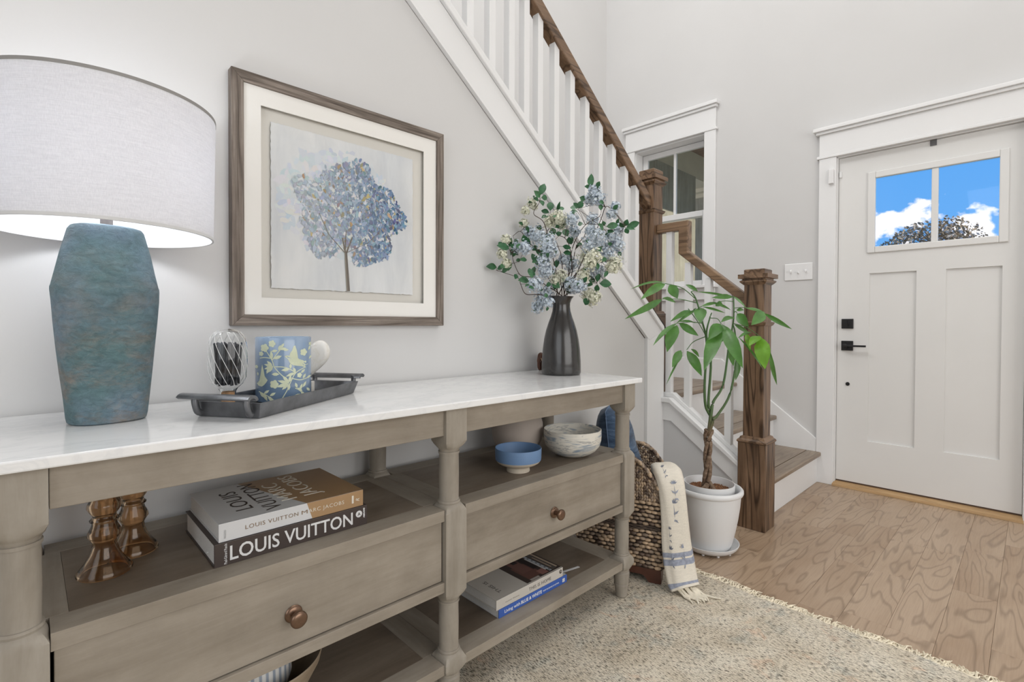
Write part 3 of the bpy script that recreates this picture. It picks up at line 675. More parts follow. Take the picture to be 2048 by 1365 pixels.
# lower handrail with its gooseneck
hr = MB().prism([(1.543, 1.563), (1.405, 1.563), (1.405, 1.432), (1.03, 1.128), (1.03, 1.185), (1.347, 1.440), (1.347, 1.615), (1.543, 1.615)], 'X', 2.655, 2.706)
build('handrail', hr, M_oaky, lowr, bevel=.006)
zc = lambda y: .585+.052-.74*max(0, 1.435-y)
zr = lambda y: 1.565 if y > 1.41 else (1.128+(y-1.03)*.81)
for y in (1.468, 1.353, 1.238, 1.123):
    build('baluster', MB().box(2.667, 2.701, y-.017, y+.017, zc(y-.017)-.012, zr(y-.017)+.002), M_trim, lowr)
# upper handrail
sl = .768; L = Vector((1, 0, -sl)).normalized()
def rk(x, z0): return z0 + sl*(2.63-x)
sec = [(.40, rk(.40, 1.708)), (2.631, 1.708), (2.631, 1.778), (.40, rk(.40, 1.778))]
build('handrail', MB().prism(sec, 'Y', 1.562, 1.622), M_oakx, uppr, bevel=.006)
xs = [1.016, 1.166, 1.282, 1.400, 1.512, 1.604, 1.693, 1.806, 1.923, 2.040, 2.155, 2.274, 2.393, 2.503]
first = None
for x in xs:
    zb_ = .936+.768*(2.5-x)+.2125
    if first is None:
        mbx = MB(); hh = 1.708+sl*(2.63-x)-zb_
        vs = [(x-.017, 1.576, zb_+.013), (x+.017, 1.576, zb_-.013), (x+.017, 1.610, zb_-.013), (x-.017, 1.610, zb_+.013)]
        vs += [(a, b_, c+hh+.001) for a, b_, c in vs]
        mbx.add(vs, [(3, 2, 1, 0), (4, 5, 6, 7), (0, 1, 5, 4), (1, 2, 6, 5), (2, 3, 7, 6), (3, 0, 4, 7)])
        first = build('baluster', mbx, M_trim, uppr, origin=(x, 1.593, zb_))
    else:
        copy_part(first, uppr, (x, 1.593, zb_))

# ------------------------------------------------------------------ outside: porch and tree
M_pw = wood('porch_ceiling_boards', (.26, .145, .09), (.34, .20, .125), (.42, .26, .17), 'Y', 10, 5, .6, .2, True)
M_olive = wood('olive_grey_siding', (.24, .225, .165), (.31, .29, .215), (.39, .365, .28), 'Z', 18, 5, .6, 0, True)
M_tan = plain('tan_beam_paint', (.62, .55, .40), .7, .05)
M_conc = plain('porch_concrete', (.6, .58, .55), .9, .1, 4)
pc = empty('porch', (4.6, 2.2, 0)); tag(pc, 'covered porch with brown board ceiling and olive posts seen through the landing window', 'porch')
build('porch_slab', MB().box(X2+.002, 5.9, .9, 4.2, -.2, -.03), M_conc, pc)
for k in range(14):
    y0 = 1.0+.22*k
    build('ceiling_board', MB().box(X2+.002, 5.85, y0+.002, y0+.218, 2.86, 2.89), M_pw, pc, origin=(4.8, y0, 2.86))
build('beam', MB().box(5.55, 5.85, .98, 4.1, 2.552, 2.858), M_tan, pc)
build('beam', MB().box(X2+.002, 5.548, 2.53, 2.72, 2.592, 2.858), M_tan, pc)
for x, y, s_ in ((5.70, 3.62, .15), (5.70, 1.95, .15)):
    c = build('post', MB().box(x-s_, x+s_, y-s_, y+s_, -.03, 2.58), M_olive, pc, bevel=.01)
for k in range(7):
    x0 = X2+.02+.167*k
    build('screen_board', MB().box(x0, x0+.166, 2.50, 2.53, -.03, 2.59), M_olive, pc, origin=(x0, 2.5, 0))
for k in range(9):
    y0 = 2.05+.20*k
    build('railing_board', MB().box(5.66, 5.69, y0, y0+.185, -.03, 2.50), M_olive, pc, origin=(5.67, y0, 0))
build('railing_cap', MB().box(5.62, 5.72, 2.02, 3.46, 2.501, 2.55), M_tan, pc)
gr = build('lawn', MB().box(X2+.01, 60, -40, 40, -.4, -.21), plain('lawn_grass', (.12, .17, .06), .9, .3, 3))
struct(gr)
tr = empty('flowering_tree', (11.6, 1.2, -.21)); tag(tr, 'round brownish green tree with white blossoms seen through the front door glass', 'tree')
M_bark = plain('tree_bark', (.13, .09, .06), .9, .3, 12)
M_tl = plain('tree_foliage', (.30, .225, .14), .6, .45, 1.2)
M_bl = plain('tree_blossom', (.85, .78, .74), .7, .05)
build('trunk', MB().tube([(11.6, 1.2, -.21), (11.62, 1.17, .6), (11.6, 1.2, 1.6)], [.13, .10, .08], 8), M_bark, tr)
rt = random.Random(5)
fo = MB(); bl_ = MB()
for q in range(24000):
    while True:
        d = Vector((rt.uniform(-1, 1), rt.uniform(-1, 1), rt.uniform(-1, 1)))
        if .25 < d.length <= 1: break
    rr = 1.0 + .10*math.sin(5*math.atan2(d.y, d.x)+2*d.z) + .08*math.sin(9*d.z+3*d.y)
    p = Vector((11.6, 1.2, 1.78)) + Vector((d.x*1.0, d.y*1.02, d.z*1.0))*rr*d.length**-.4
    n = Vector((rt.uniform(-1, 1), rt.uniform(-1, 1), rt.uniform(-1, 1))).normalized()
    a = n.orthogonal().normalized(); b_ = n.cross(a); s_ = rt.uniform(.020, .042)*(1.5 if q % 14 == 0 else 1)
    (bl_ if q % 14 == 0 else fo).add([p-a*s_, p+b_*s_*.5, p+a*s_, p-b_*s_*.5], [(0, 1, 2, 3)])
stuff(build('foliage', fo, M_tl, tr, fixn=False)); stuff(build('blossoms', bl_, M_bl, tr, fixn=False))
# ------------------------------------------------------------------ console table
ct = empty('console_table', (.79, 1.25, .012))
tag(ct, 'long grey brown wooden console table with white marble top, turned legs and two drawers', 'console table')
ZR = .014
MT = .832
build('marble_top', MB().box(-.085, 1.645, 1.008, 1.492, MT-.018, MT), M_marble, ct, bevel=.003)

def turned_leg(cx, cy):
    """square blocks blended into round columns: one ring of N points per height"""
    N = 32; a = .0335; r = .0255
    def ring(z, half, q):            # q = 1 square, 0 round
        out = []
        for i in range(N):
            t = 2*PI*i/N
            c, s = math.cos(t), math.sin(t)
            k = 1/max(abs(c), abs(s))
            k = 1*(1-q) + min(k, 1.395)*q
            out.append((cx+c*half*k, cy+s*half*k, z))
        return out
    pr = [(ZR, .0190, 0), (ZR+.004, .0215, 0), (.040, .0235, 0), (.058, .0262, 0), (.0585, .0275, 0), (.064, .0275, 0), (.0645, .0262, 0), (.098, .0300, 0), (.106, .0298, 0), (.110, .0265, 0), (.1125, .0265, 0), (.1128, .0285, 0), (.117, .0285, 0)]
    def block(z0, z1): return [(z0, .0285, .0), (z0+.003, .0310, .22), (z0+.009, .0328, .55), (z0+.019, a, 1), (z1-.019, a, 1), (z1-.009, .0328, .55), (z1-.003, .0310, .22), (z1, .0285, 0)]
    def col(z0, z1): return [(z0+.0005, .0285, 0), (z0+.004, .0295, 0), (z0+.008, .0285, 0), (z0+.0085, r+.0005, 0), (z0+.012, r, 0), ((z0+z1)/2, r+.0008, 0), (z1-.014, r, 0), (z1-.0135, r+.0022, 0), (z1-.008, r+.0025, 0), (z1-.0075, r, 0), (z1-.002, .0275, 0)]
    pr += block(.118, .172) + col(.172, .315) + block(.315, .562) + col(.562, .706) + block(.706, .83)[:4] + [(MT-.0185, a, 1)]
    mb = MB(); vs = []; fs = []
    for z, h, q in pr: vs += ring(z, h, q)
    n = len(pr)
    for j in range(n-1):
        for i in range(N):
            k = (i+1) % N
            fs.append((j*N+i, j*N+k, j*N+N+k, j*N+N+i))
    fs += [tuple(range(N-1, -1, -1)), tuple((n-1)*N+i for i in range(N))]
    return mb.add(vs, fs)
LX = (-.012, .7955, 1.597); LYF, LYB = 1.0635, 1.437
leg0 = None
for y in (LYF, LYB):
    for x in LX:
        if leg0 is None:
            leg0 = build('leg', turned_leg(x, y), M_leg, ct, smooth=24, origin=(x, y, ZR))
        else:
            copy_part(leg0, ct, (x, y, ZR))
for x0, x1 in ((.022, .7625), (.829, 1.5635)):
    build('apron', MB().box(x0, x1, 1.040, 1.062, .744, MT-.0185), M_cw['X'], ct, bevel=.0015)
    build('apron', MB().box(x0, x1, 1.440, 1.460, .744, MT-.0185), M_cw['X'], ct)
for x in (LX[0], LX[2]):
    build('side_apron', MB().box(x-.010, x+.010, LYF+.034, LYB-.034, .744, MT-.0185), M_cw['Y'], ct)
def shelf(z0, z1, yf, name):
    for s_, (x0, x1) in enumerate(((-.012, .7955), (.7955, 1.597))):
        L_ = (x0+.034, x1-.034)
        # front, back and end boards round a centre panel, small joints between
        pcs = [(L_[0], L_[1], yf, yf+.060), (L_[0], L_[1], 1.400, 1.462)]
        for a, b_, c, d in pcs:
            build('shelf_edge_board', MB().box(a, b_, c, d, z0, z1), M_cw['X'], ct, bevel=.0007)
        build('shelf_end_board', MB().box(x0-.018 if s_ == 0 else x0+.0005, x0+.058, yf+.0604, 1.3996, z0, z1), M_cw['Y'], ct, bevel=.0007)
        build('shelf_end_board', MB().box(x1-.058, x1+.018 if s_ else x1-.0005, yf+.0604, 1.3996, z0, z1), M_cw['Y'], ct, bevel=.0007)
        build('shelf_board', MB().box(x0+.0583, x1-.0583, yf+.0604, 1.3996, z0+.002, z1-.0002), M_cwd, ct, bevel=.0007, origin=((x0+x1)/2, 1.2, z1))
shelf(.526, .5545, 1.036, 'shelf')
shelf(.130, .1565, 1.036, 'shelf')
for x0, x1 in ((.022, .7625), (.829, 1.5635)):
    build('drawer_rail', MB().box(x0, x1, 1.036, 1.075, .343, .369), M_cw['X'], ct, bevel=.0015)
    dw = build('drawer', MB().box(x0+.004, x1-.004, 1.044, 1.066, .371, .5235), M_cw['X'], ct, bevel=.0015)
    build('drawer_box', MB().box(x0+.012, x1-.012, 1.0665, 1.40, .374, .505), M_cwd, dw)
    xm = (x0+x1)/2 - .005
    kp = [(.0165, 0), (.0178, .002), (.0165, .004), (.0150, .005), (.0155, .007), (.0130, .0085), (.0075, .010), (.0068, .017), (.0090, .021), (.0150, .0245), (.0168, .0285), (.0165, .0325), (.0135, .0350), (.006, .0362), (.0005, .0364)]
    mb = MB().lathe(kp, (0, 0, 0), 28)
    mb.v = [Vector((xm + v.x, 1.0438 - v.z, .437 + v.y)) for v in mb.v]
    build('knob', mb, M_bronze, dw, smooth=50)
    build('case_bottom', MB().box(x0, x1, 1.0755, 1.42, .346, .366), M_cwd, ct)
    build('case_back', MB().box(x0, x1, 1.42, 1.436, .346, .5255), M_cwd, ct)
for x in LX:
    build('case_side', MB().box(x-.010, x+.010, LYF+.0345, LYB-.0345, .346, .5255), M_cw['Y'], ct)

# ------------------------------------------------------------------ table lamp
lx, ly = .1165, 1.302
tl = empty('table_lamp', (lx, ly, MT)); tag(tl, 'large table lamp with teal blue textured ceramic base and pale linen drum shade', 'lamp')
def oval(prof, seg=64, p=2.5, ax=1.0, ay=.86, rot=.15):
    mb = MB(); vs = []; fs = []
    cr, sr = math.cos(rot), math.sin(rot)
    rj = random.Random(2)
    for r, z in prof:
        for i in range(seg):
            t = 2*PI*i/seg; c, s = math.cos(t), math.sin(t)
            k = (abs(c)**p+abs(s)**p)**(-1/p)
            wob = 1+.004*math.sin(3*t+z*40)+.003*math.sin(7*t-z*65)
            x, y = r*ax*c*k*wob, r*ay*s*k*wob
            vs.append((lx+x*cr-y*sr, ly+x*sr+y*cr, MT+z))
    n = len(prof)
    for j in range(n-1):
        for i in range(seg):
            k = (i+1) % seg
            fs.append((j*seg+i, j*seg+k, (j+1)*seg+k, (j+1)*seg+i))
    fs += [tuple(range(seg-1, -1, -1)), tuple((n-1)*seg+i for i in range(seg))]
    return mb.add(vs, fs)
bp = [(.058, 0), (.0625, .003), (.0645, .012), (.0680, .05), (.0728, .10), (.0775, .15), (.0815, .20), (.0842, .24), (.0855, .262), (.0852, .268), (.0838, .272), (.0780, .300), (.0715, .335), (.0625, .372), (.0600, .382), (.0560, .388), (.046, .391), (.002, .392)]
build('lamp_base', oval(bp), M_lamp, tl, smooth=38)
build('neck', MB().lathe([(.0105, .389), (.0105, .425), (.017, .427), (.017, .452), (.008, .454)], (lx, ly, MT), 20), M_nickel, tl, smooth=40)
SZ0, SZ1 = 1.209-MT, 1.466-MT
R0, R1 = .186, .191
sh = MB().lathe([(R0, SZ0+.0045), (R1, SZ1-.0045)], (lx, ly, MT), 96, cap0=False, cap1=False)
shade = build('lamp_shade', sh, M_shade, tl, smooth=60)
sh = MB().lathe([(R0-.0015, SZ0+.0045), (R1-.0015, SZ1-.0045)], (lx, ly, MT), 96, cap0=False, cap1=False)
M_lin2 = linen('shade_lining_cloth', (.86, .86, .88), .45)
build('shade_lining', sh, M_lin2, shade, smooth=60)
rim = MB()
def ringb(mb, r, z0, z1, t):
    mb.lathe([(r-t, z0), (r+.0006, z0), (r+.0006, z1), (r-t, z1), (r-t, z0)], (lx, ly, MT), 96, cap0=False, cap1=False)
ringb(rim, R0, SZ0, SZ0+.006, .003)
build('bottom_trim', rim, plain('shade_trim_pale', (.62, .62, .62), .8), shade, smooth=40)
rim = MB(); ringb(rim, R1, SZ1-.005, SZ1+.001, .003)
build('top_trim', rim, M_grey_tape, shade, smooth=40)
sp = MB()
for q in range(3):
    a = q*2*PI/3+.5
    sp.tube([(lx+.009*math.cos(a), ly+.009*math.sin(a), MT+SZ1-.02), (lx+(R1-.003)*math.cos(a), ly+(R1-.003)*math.sin(a), MT+SZ1-.004)], .002, 6)
sp.tube([(lx, ly, MT+SZ1-.03), (lx, ly, MT+SZ1+.006)], .004, 8)
for s_ in (-1, 1):
    sp.tube(curve([(lx+s_*.014, ly, MT+.445), (lx+s_*.05, ly, MT+.50), (lx+s_*.045, ly, MT+.57), (lx, ly, MT+SZ1-.025)], 5), .0015, 5)
build('shade_spider', sp, M_nickel, tl)
mt, t, b = new_mat('lit_bulb')
b.inputs['Emission Color'].default_value = (.93, .96, 1, 1); b.inputs['Emission Strength'].default_value = 60
build('bulb', MB().lathe([(.012, .454), (.015, .462), (.028, .495), (.030, .515), (.024, .535), (.010, .546), (.001, .548)], (lx, ly, MT), 24), mt, tl, smooth=60)

# ------------------------------------------------------------------ framed picture
fx0, fx1, fz0, fz1 = .391, 1.0785, 1.0235, 1.7085
FW = .0305
pf = empty('framed_picture', ((fx0+fx1)/2, YW, fz0)); tag(pf, 'square painting of a blue tree in a grey brown wooden shadow box frame on wall', 'picture')
YF = 1.4745; YBK = YW-.001
def rail(pts): return MB().prism(pts, 'Y', YF, YBK)
build('frame_rail', rail([(fx0, fz1), (fx1, fz1), (fx1-FW, fz1-FW), (fx0+FW, fz1-FW)]), M_frame, pf, bevel=.0012)
build('frame_rail', rail([(fx0, fz0), (fx1, fz0), (fx1-FW, fz0+FW), (fx0+FW, fz0+FW)]), M_frame, pf, bevel=.0012)
build('frame_rail', rail([(fx0, fz0), (fx0, fz1), (fx0+FW, fz1-FW), (fx0+FW, fz0+FW)]), M_framez, pf, bevel=.0012)
build('frame_rail', rail([(fx1, fz0), (fx1, fz1), (fx1-FW, fz1-FW), (fx1-FW, fz0+FW)]), M_framez, pf, bevel=.0012)
M_mat = plain('cream_mat_board', (.84, .825, .79), .85, .008, 4)
M_matb = plain('backing_board', (.72, .70, .65), .85, .01, 4)
ix0, ix1, iz0, iz1 = fx0+FW, fx1-FW, fz0+FW, fz1-FW
mx0, mx1, mz0, mz1 = .466, .997, 1.101, 1.629
YM = YF+.006
mm = MB()
mm.box(ix0, mx0, YM, YM+.003, iz0, iz1).box(mx1, ix1, YM, YM+.003, iz0, iz1).box(mx0, mx1, YM, YM+.003, iz0, mz0).box(mx0, mx1, YM, YM+.003, mz1, iz1)
build('mat_board', mm, M_mat, pf)
build('backing_board', MB().box(ix0, ix1, YM+.0165, YM+.020, iz0, iz1), M_matb, pf)
ra = random.Random(3)
ax0, ax1, az0, az1 = .494, .957, 1.130, 1.594
def deckle():
    pts = []
    def edge(a, b_, n):
        for i in range(n):
            t = i/n
            p = Vector(a).lerp(Vector(b_), t)
            pts.append((p.x+ra.uniform(-.0013, .0013), p.y+ra.uniform(-.0013, .0013)))
    edge((ax0, az0), (ax1, az0), 70); edge((ax1, az0), (ax1, az1), 60); edge((ax1, az1), (ax0, az1), 70); edge((ax0, az1), (ax0, az0), 60)
    return pts
def paper_mat():
    mt, t, b = new_mat('painted_paper')
    n = noise(t, objco(t, (9, 9, 2.2)), 1.6, 6, .6, .4)
    n2 = noise(t, objco(t, (3, 3, 3)), 1.5, 3)
    c = ramp(t, n, [(.32, (.60, .615, .63)), (.55, (.70, .71, .71)), (.75, (.77, .77, .765))])
    bl = ramp(t, n2, [(.42, (1, 1, 1)), (.68, (.95, .97, 1.0))])
    c = nd(t, 'ShaderNodeMix', {'Factor': 1, 'A': c, 'B': bl}, data_type='RGBA', blend_type='MULTIPLY').outputs['Result']
    setb(t, b, col=c, rough=.8, spec=.2)
    return mt
YA = YM+.008
art = build('art_paper', MB().prism(deckle(), 'Y', YA, YA+.0025), paper_mat(), pf)
# brush dabs of the tree, flat paint with its own colours
mt, t, b = new_mat('tree_paint')
vc = nd(t, 'ShaderNodeVertexColor', layer_name='Col')
setb(t, b, col=vc.outputs['Color'], rough=.7, spec=.2)
dab = MB(); cols = []
blues = [(.11, .185, .31), (.17, .265, .405), (.24, .34, .475), (.075, .115, .20), (.33, .42, .53), (.20, .295, .43), (.13, .17, .26)]
pale = [(.60, .645, .70), (.65, .68, .715), (.67, .68, .69), (.55, .61, .68)]
warm = [(.42, .32, .20), (.36, .30, .22), (.52, .42, .22), (.30, .27, .24)]
white = [(.66, .67, .68), (.62, .64, .66)]
lay = [0]
def dabp(x, z, s, ang, col, el=1.5, n=7):
    if not (ax0+.022 < x < ax1-.022 and az0+.02 < z < az1-.02): return
    lay[0] += 1
    y = YA-.00025-lay[0]*6e-7
    vs = []
    for i in range(n):
        a = 2*PI*i/n; r = s*ra.uniform(.6, 1.15)
        px, pz = r*el*math.cos(a), r*math.sin(a)/el**.5
        vs.append((x+px*math.cos(ang)-pz*math.sin(ang), y, z+px*math.sin(ang)+pz*math.cos(ang)))
    dab.add(vs, [tuple(range(n))]); cols.append(col)
cxp, czp = .728, 1.372
def jit(c, k=.04): return tuple(max(0, v+ra.uniform(-k, k)) for v in c)
for q in range(420):                                   # pale haze, wider to the left
    a = ra.uniform(0, 2*PI); r = math.sqrt(ra.random())
    dabp(cxp-.03+r*.195*math.cos(a), czp+.02+r*.165*math.sin(a), ra.uniform(.007, .017), ra.uniform(0, PI), jit(ra.choice(pale), .03))
for q in range(4200):
    a = ra.uniform(0, 2*PI); r = ra.random()**.55
    rx = .185 if math.cos(a) > 0 else .165
    lob = 1+.10*math.sin(5*a+.6)+.07*math.sin(9*a+2)
    x = cxp+r*rx*lob*math.cos(a); z = czp+r*.155*lob*math.sin(a)
    if z < 1.27 and abs(x-.712) < .022: continue
    dens = .45+.55*min(1, max(0, (x-cxp+.10)/.22))
    if ra.random() > dens: continue
    right = (x-cxp)/.18
    u_ = ra.random()
    if u_ < .06: c = ra.choice(warm)
    elif u_ < .16: c = ra.choice(white)
    else:
        c = ra.choice(blues)
        k = max(0, .30 - .34*right)
        c = (c[0]*(1-k)+.60*k, c[1]*(1-k)+.635*k, c[2]*(1-k)+.665*k)
    dabp(x, z, ra.uniform(.002, .0075), ra.gauss(PI/2, .7), jit(c, .035), 1.55)
for (x0, z0, x1, z1, w0, w1) in [(.722, 1.131, .714, 1.25, .0055, .0042), (.714, 1.245, .702, 1.295, .003, .002), (.714, 1.245, .735, 1.30, .003, .002), (.710, 1.25, .66, 1.30, .0018, .001), (.716, 1.25, .79, 1.29, .0018, .001), (.712, 1.26, .715, 1.32, .002, .001), (.66, 1.30, .63, 1.36, .001, .0008), (.79, 1.29, .83, 1.33, .001, .0008)]:
    lay[0] += 1; y = YA-.00025-lay[0]*6e-7
    for s_, c in ((1, (.30, .27, .22)), (.45, (.17, .15, .13))):
        y -= 3e-6
        dab.add([(x0-w0*s_, y, z0), (x0+w0, y, z0), (x1+w1, y, z1), (x1-w1*s_, y, z1)], [(0, 1, 2, 3)]); cols.append(c)
dn = build('painted_tree', dab, mt, art, fixn=False)
at_ = dn.data.color_attributes.new('Col', 'FLOAT_COLOR', 'CORNER')
li = 0
for p, c in zip(dn.data.polygons, cols):
    for _ in p.loop_indices:
        at_.data[li].color = (c[0], c[1], c[2], 1); li += 1
build('glazing', MB().box(ix0, ix1, YM-.003, YM-.0015, iz0, iz1), M_glaze, pf)

# ------------------------------------------------------------------ tray with things on it
A = Vector((.345, 1.112, 0)); E1 = Vector((.816, .577, 0)).normalized(); E2 = Vector((-E1.y, E1.x, 0))
TL, TW = .392, .146
def T(u, v, z): return A + E1*u + E2*v + Vector((0, 0, z))
ty = empty('tray', T(TL/2, TW/2, MT)); tag(ty, 'narrow dark pewter metal tray with scrolled end handles on the marble top', 'tray')
tb = MB()
zb0, zb1, fl_ = MT+.0005, MT+.034, .010
bot = [T(0, 0, zb0), T(TL, 0, zb0), T(TL, TW, zb0), T(0, TW, zb0)]
top = [T(-fl_, -fl_, zb1), T(TL+fl_, -fl_, zb1), T(TL+fl_, TW+fl_, zb1), T(-fl_, TW+fl_, zb1)]
w_ = .0045
ti = [T(-fl_+w_, -fl_+w_, zb1), T(TL+fl_-w_, -fl_+w_, zb1), T(TL+fl_-w_, TW+fl_-w_, zb1), T(-fl_+w_, TW+fl_-w_, zb1)]
bi = [T(w_, w_, zb0+.008), T(TL-w_, w_, zb0+.008), T(TL-w_, TW-w_, zb0+.008), T(w_, TW-w_, zb0+.008)]
vs = bot+top+ti+bi
fs = [(3, 2, 1, 0), (12, 13, 14, 15)]
for i in range(4):
    k = (i+1) % 4
    fs += [(i, k, 4+k, 4+i), (4+i, 4+k, 8+k, 8+i), (8+i, 8+k, 12+k, 12+i)]
build('tray_body', tb.add(vs, fs), M_metal_dark, ty, bevel=.0012)
for s_, u0 in ((-1, -fl_), (1, TL+fl_)):
    # scrolled bar: a curved section swept across the short end
    sec = []
    for i in range(9):
        a = PI*(.05+.80*i/8)
        sec.append((u0 + s_*(.022-.017*math.cos(a)*1.0), MT+.040+.0135*math.sin(a)))
    sec_in = [(u0 + s_*.022 + (p[0]-u0-s_*.022)*.62, MT+.036+(p[1]-MT-.036)*.62) for p in sec]
    poly = sec + sec_in[::-1]
    hb = MB(); n = len(poly)
    vs = [T(p[0], -.010, p[1]) for p in poly] + [T(p[0], TW+.010, p[1]) for p in poly]
    fs = [tuple(range(n)), tuple(range(2*n-1, n-1, -1))] + [(i, i+n, (i+1) % n+n, (i+1) % n) for i in range(n)]
    h = build('handle', hb.add(vs, fs), M_metal_dark, ty, smooth=35)
    for v in (.012, TW-.012):
        br = MB().tube(curve([T(u0-s_*.001, v, MT+.010), T(u0+s_*.006, v, MT+.014), T(u0+s_*.012, v, MT+.034), T(u0+s_*.010, v, MT+.050)], 5), .0068, 8, up=E2)
        build('bracket', br, M_metal_dark, h, smooth=50)
TZ = MT+.0088
# match cloche
cc = Vector((.3175, 1.231, 0))
ck = empty('match_cloche', (cc.x, cc.y, TZ)); tag(ck, 'swirled clear glass match cloche on cork stopper at near end of tray', 'match holder')
build('cork', MB().lathe([(.0125, TZ), (.0135, TZ+.002), (.0135, TZ+.036), (.0125, TZ+.038)], cc, 24), M_cork, ck, smooth=40)
gp = [(.0152, .031), (.0158, .040), (.020, .047), (.030, .056), (.0362, .070), (.0385, .092), (.0388, .120), (.0375, .144), (.0335, .160), (.026, .170), (.014, .1755), (.001, .177)]
gz = [(r, z+TZ) for r, z in gp]
out_ = MB(); seg = 72; vs = []; fs = []
for j, (r, z) in enumerate(gz):
    for i in range(seg):
        a = 2*PI*i/seg
        rr = r*(1+.006*max(0, math.cos(12*(a - (z-TZ)*9.5)))**3*min(1, r/.02))
        vs.append((cc.x+rr*math.cos(a), cc.y+rr*math.sin(a), z))
n = len(gz)
for j in range(n-1):
    for i in range(seg):
        k = (i+1) % seg; fs.append((j*seg+i, j*seg+k, (j+1)*seg+k, (j+1)*seg+i))
base_n = len(vs)
for j, (r, z) in enumerate(gz):
    for i in range(seg):
        a = 2*PI*i/seg; rr = max(.0005, r-.0016)
        vs.append((cc.x+rr*math.cos(a), cc.y+rr*math.sin(a), z-.0012 if j else z))
for j in range(n-1):
    for i in range(seg):
        k = (i+1) % seg; fs.append((base_n+j*seg+k, base_n+j*seg+i, base_n+(j+1)*seg+i, base_n+(j+1)*seg+k))
for i in range(seg):
    k = (i+1) % seg; fs.append((k, i, base_n+i, base_n+k))
fs += [tuple((n-1)*seg+i for i in range(seg)), tuple(base_n+(n-1)*seg+i for i in range(seg-1, -1, -1))]
build('glass_dome', out_.add(vs, fs), M_cloche, ck, smooth=60, fixn=False)
ribs = MB()
for q in range(14):
    a0 = 2*PI*q/14; pts = []
    for i in range(24):
        z = .050+.120*i/23
        r = None
        for (r0, z0), (r1, z1) in zip(gp, gp[1:]):
            if z0 <= z <= z1: r = r0+(r1-r0)*(z-z0)/(z1-z0)
        a = a0-(z-.05)*12
        pts.append((cc.x+(r+.0001)*math.cos(a), cc.y+(r+.0001)*math.sin(a), TZ+z))
    ribs.tube(pts, .00055, 5)
build('white_swirls', ribs, M_white_plastic, ck, smooth=60)
rm = random.Random(8)
m0 = None
pm = MB().box(-.0016, .0016, -.0016, .0016, 0, .086)
for q in range(44):
    a = 2.399963*q; r = .027*math.sqrt((q+.5)/44)
    x, y = cc.x+r*math.cos(a), cc.y+r*math.sin(a)
    zz = TZ+.0525+rm.uniform(0, .006)
    if m0 is None:
        m0 = build('matchstick', pm, M_match, origin=(0, 0, 0))
        hd0 = build('match_head', MB().ell((0, 0, .087), (.0026, 0, 0), (0, .0026, 0), (0, 0, .0036), 6, 4), M_matchhead, m0)
        mo, ho = m0, hd0
    else:
        mo = m0.copy(); COL.objects.link(mo); ho = hd0.copy(); COL.objects.link(ho); ho.parent = mo
    lean = .09*r/.027
    mo.location = (cc.x+r*.92*math.cos(a), cc.y+r*.92*math.sin(a), zz)
    mo.rotation_euler = (-lean*math.sin(a)*.6+rm.uniform(-.05, .05), lean*math.cos(a)*.6+rm.uniform(-.05, .05), rm.uniform(0, 3))
    tag(mo, 'dark match standing inside the swirled glass cloche', 'match', 'matches in the glass cloche')

# candle
ca = Vector((.4565, 1.289, 0)); CR, CH = .0635, .156
cd = empty('candle', (ca.x, ca.y, TZ)); tag(cd, 'wide blue glass candle with pale bird and flower pattern on tray', 'candle')
mt, t, b = new_mat('blue_glass')
gz_ = nd(t, 'ShaderNodeSeparateXYZ', {'Vector': objco(t)}).outputs['Z']
gn = noise(t, objco(t, (6, 6, 3)), 2, 3)
cbl = ramp(t, nd(t, 'ShaderNodeMath', {0: nd(t, 'ShaderNodeMath', {0: gz_, 1: 3.0}, operation='MULTIPLY').outputs[0], 1: gn}, operation='ADD').outputs[0], [(.4, (.115, .185, .29)), (.72, (.175, .255, .37)), (.95, (.28, .37, .50))])
setb(t, b, col=cbl, rough=.12, spec=.5, coat=.3)
prof = [(CR-.006, 0), (CR-.002, .002), (CR, .007), (CR, CH-.002), (CR-.0012, CH), (CR-.0032, CH-.001), (CR-.0035, CH-.045), (.0, CH-.046)]
build('glass_jar', MB().lathe([(r, z+TZ) for r, z in prof], ca, 64, cap1=False), mt, cd, smooth=40)
build('wax', MB().lathe([(CR-.0038, TZ+CH-.0455), (CR-.0038, TZ+CH-.030), (.001, TZ+CH-.030)], ca, 40), plain('cream_wax', (.75, .72, .62), .6), cd, smooth=40)
build('wick', MB().tube([(ca.x, ca.y, TZ+CH-.031), (ca.x+.001, ca.y, TZ+CH-.018)], .001, 6), M_match, cd)
pat = MB()
aF = math.atan2(-ca.y, -ca.x)          # side that faces the room
Lp = [0]
def cyl(px, py, l):
    q = max(-1, min(1, (px-1162)/300)); a = aF + math.asin(q)
    h = (838-py)/670*CH
    r = CR+.0003+l
    return (ca.x+r*math.cos(a), ca.y+r*math.sin(a), TZ+max(.004, min(CH-.004, h)))
def poly(pts):
    Lp[0] += 1; l = .00002*(Lp[0] % 6)
    pat.add([cyl(x, y, l) for x, y in pts], [tuple(range(len(pts)))])
def fan(pts):                         # polygon split to follow the round jar
    xs_ = [p[0] for p in pts]
    Lp[0] += 1; l = .00002*(Lp[0] % 6)
    cx_ = sum(xs_)/len(pts); cy_ = sum(p[1] for p in pts)/len(pts)
    b0 = len(pat.v)
    c = cyl(cx_, cy_, l); vs = [c]
    n = len(pts)
    for p in pts: vs.append(cyl((p[0]+cx_)/2, (p[1]+cy_)/2, l))
    for p in pts: vs.append(cyl(p[0], p[1], l))
    fs = []
    for i in range(n):
        k = (i+1) % n
        fs += [(0, 1+i, 1+k), (1+i, 1+n+i, 1+n+k, 1+k)]
    pat.add(vs, fs)
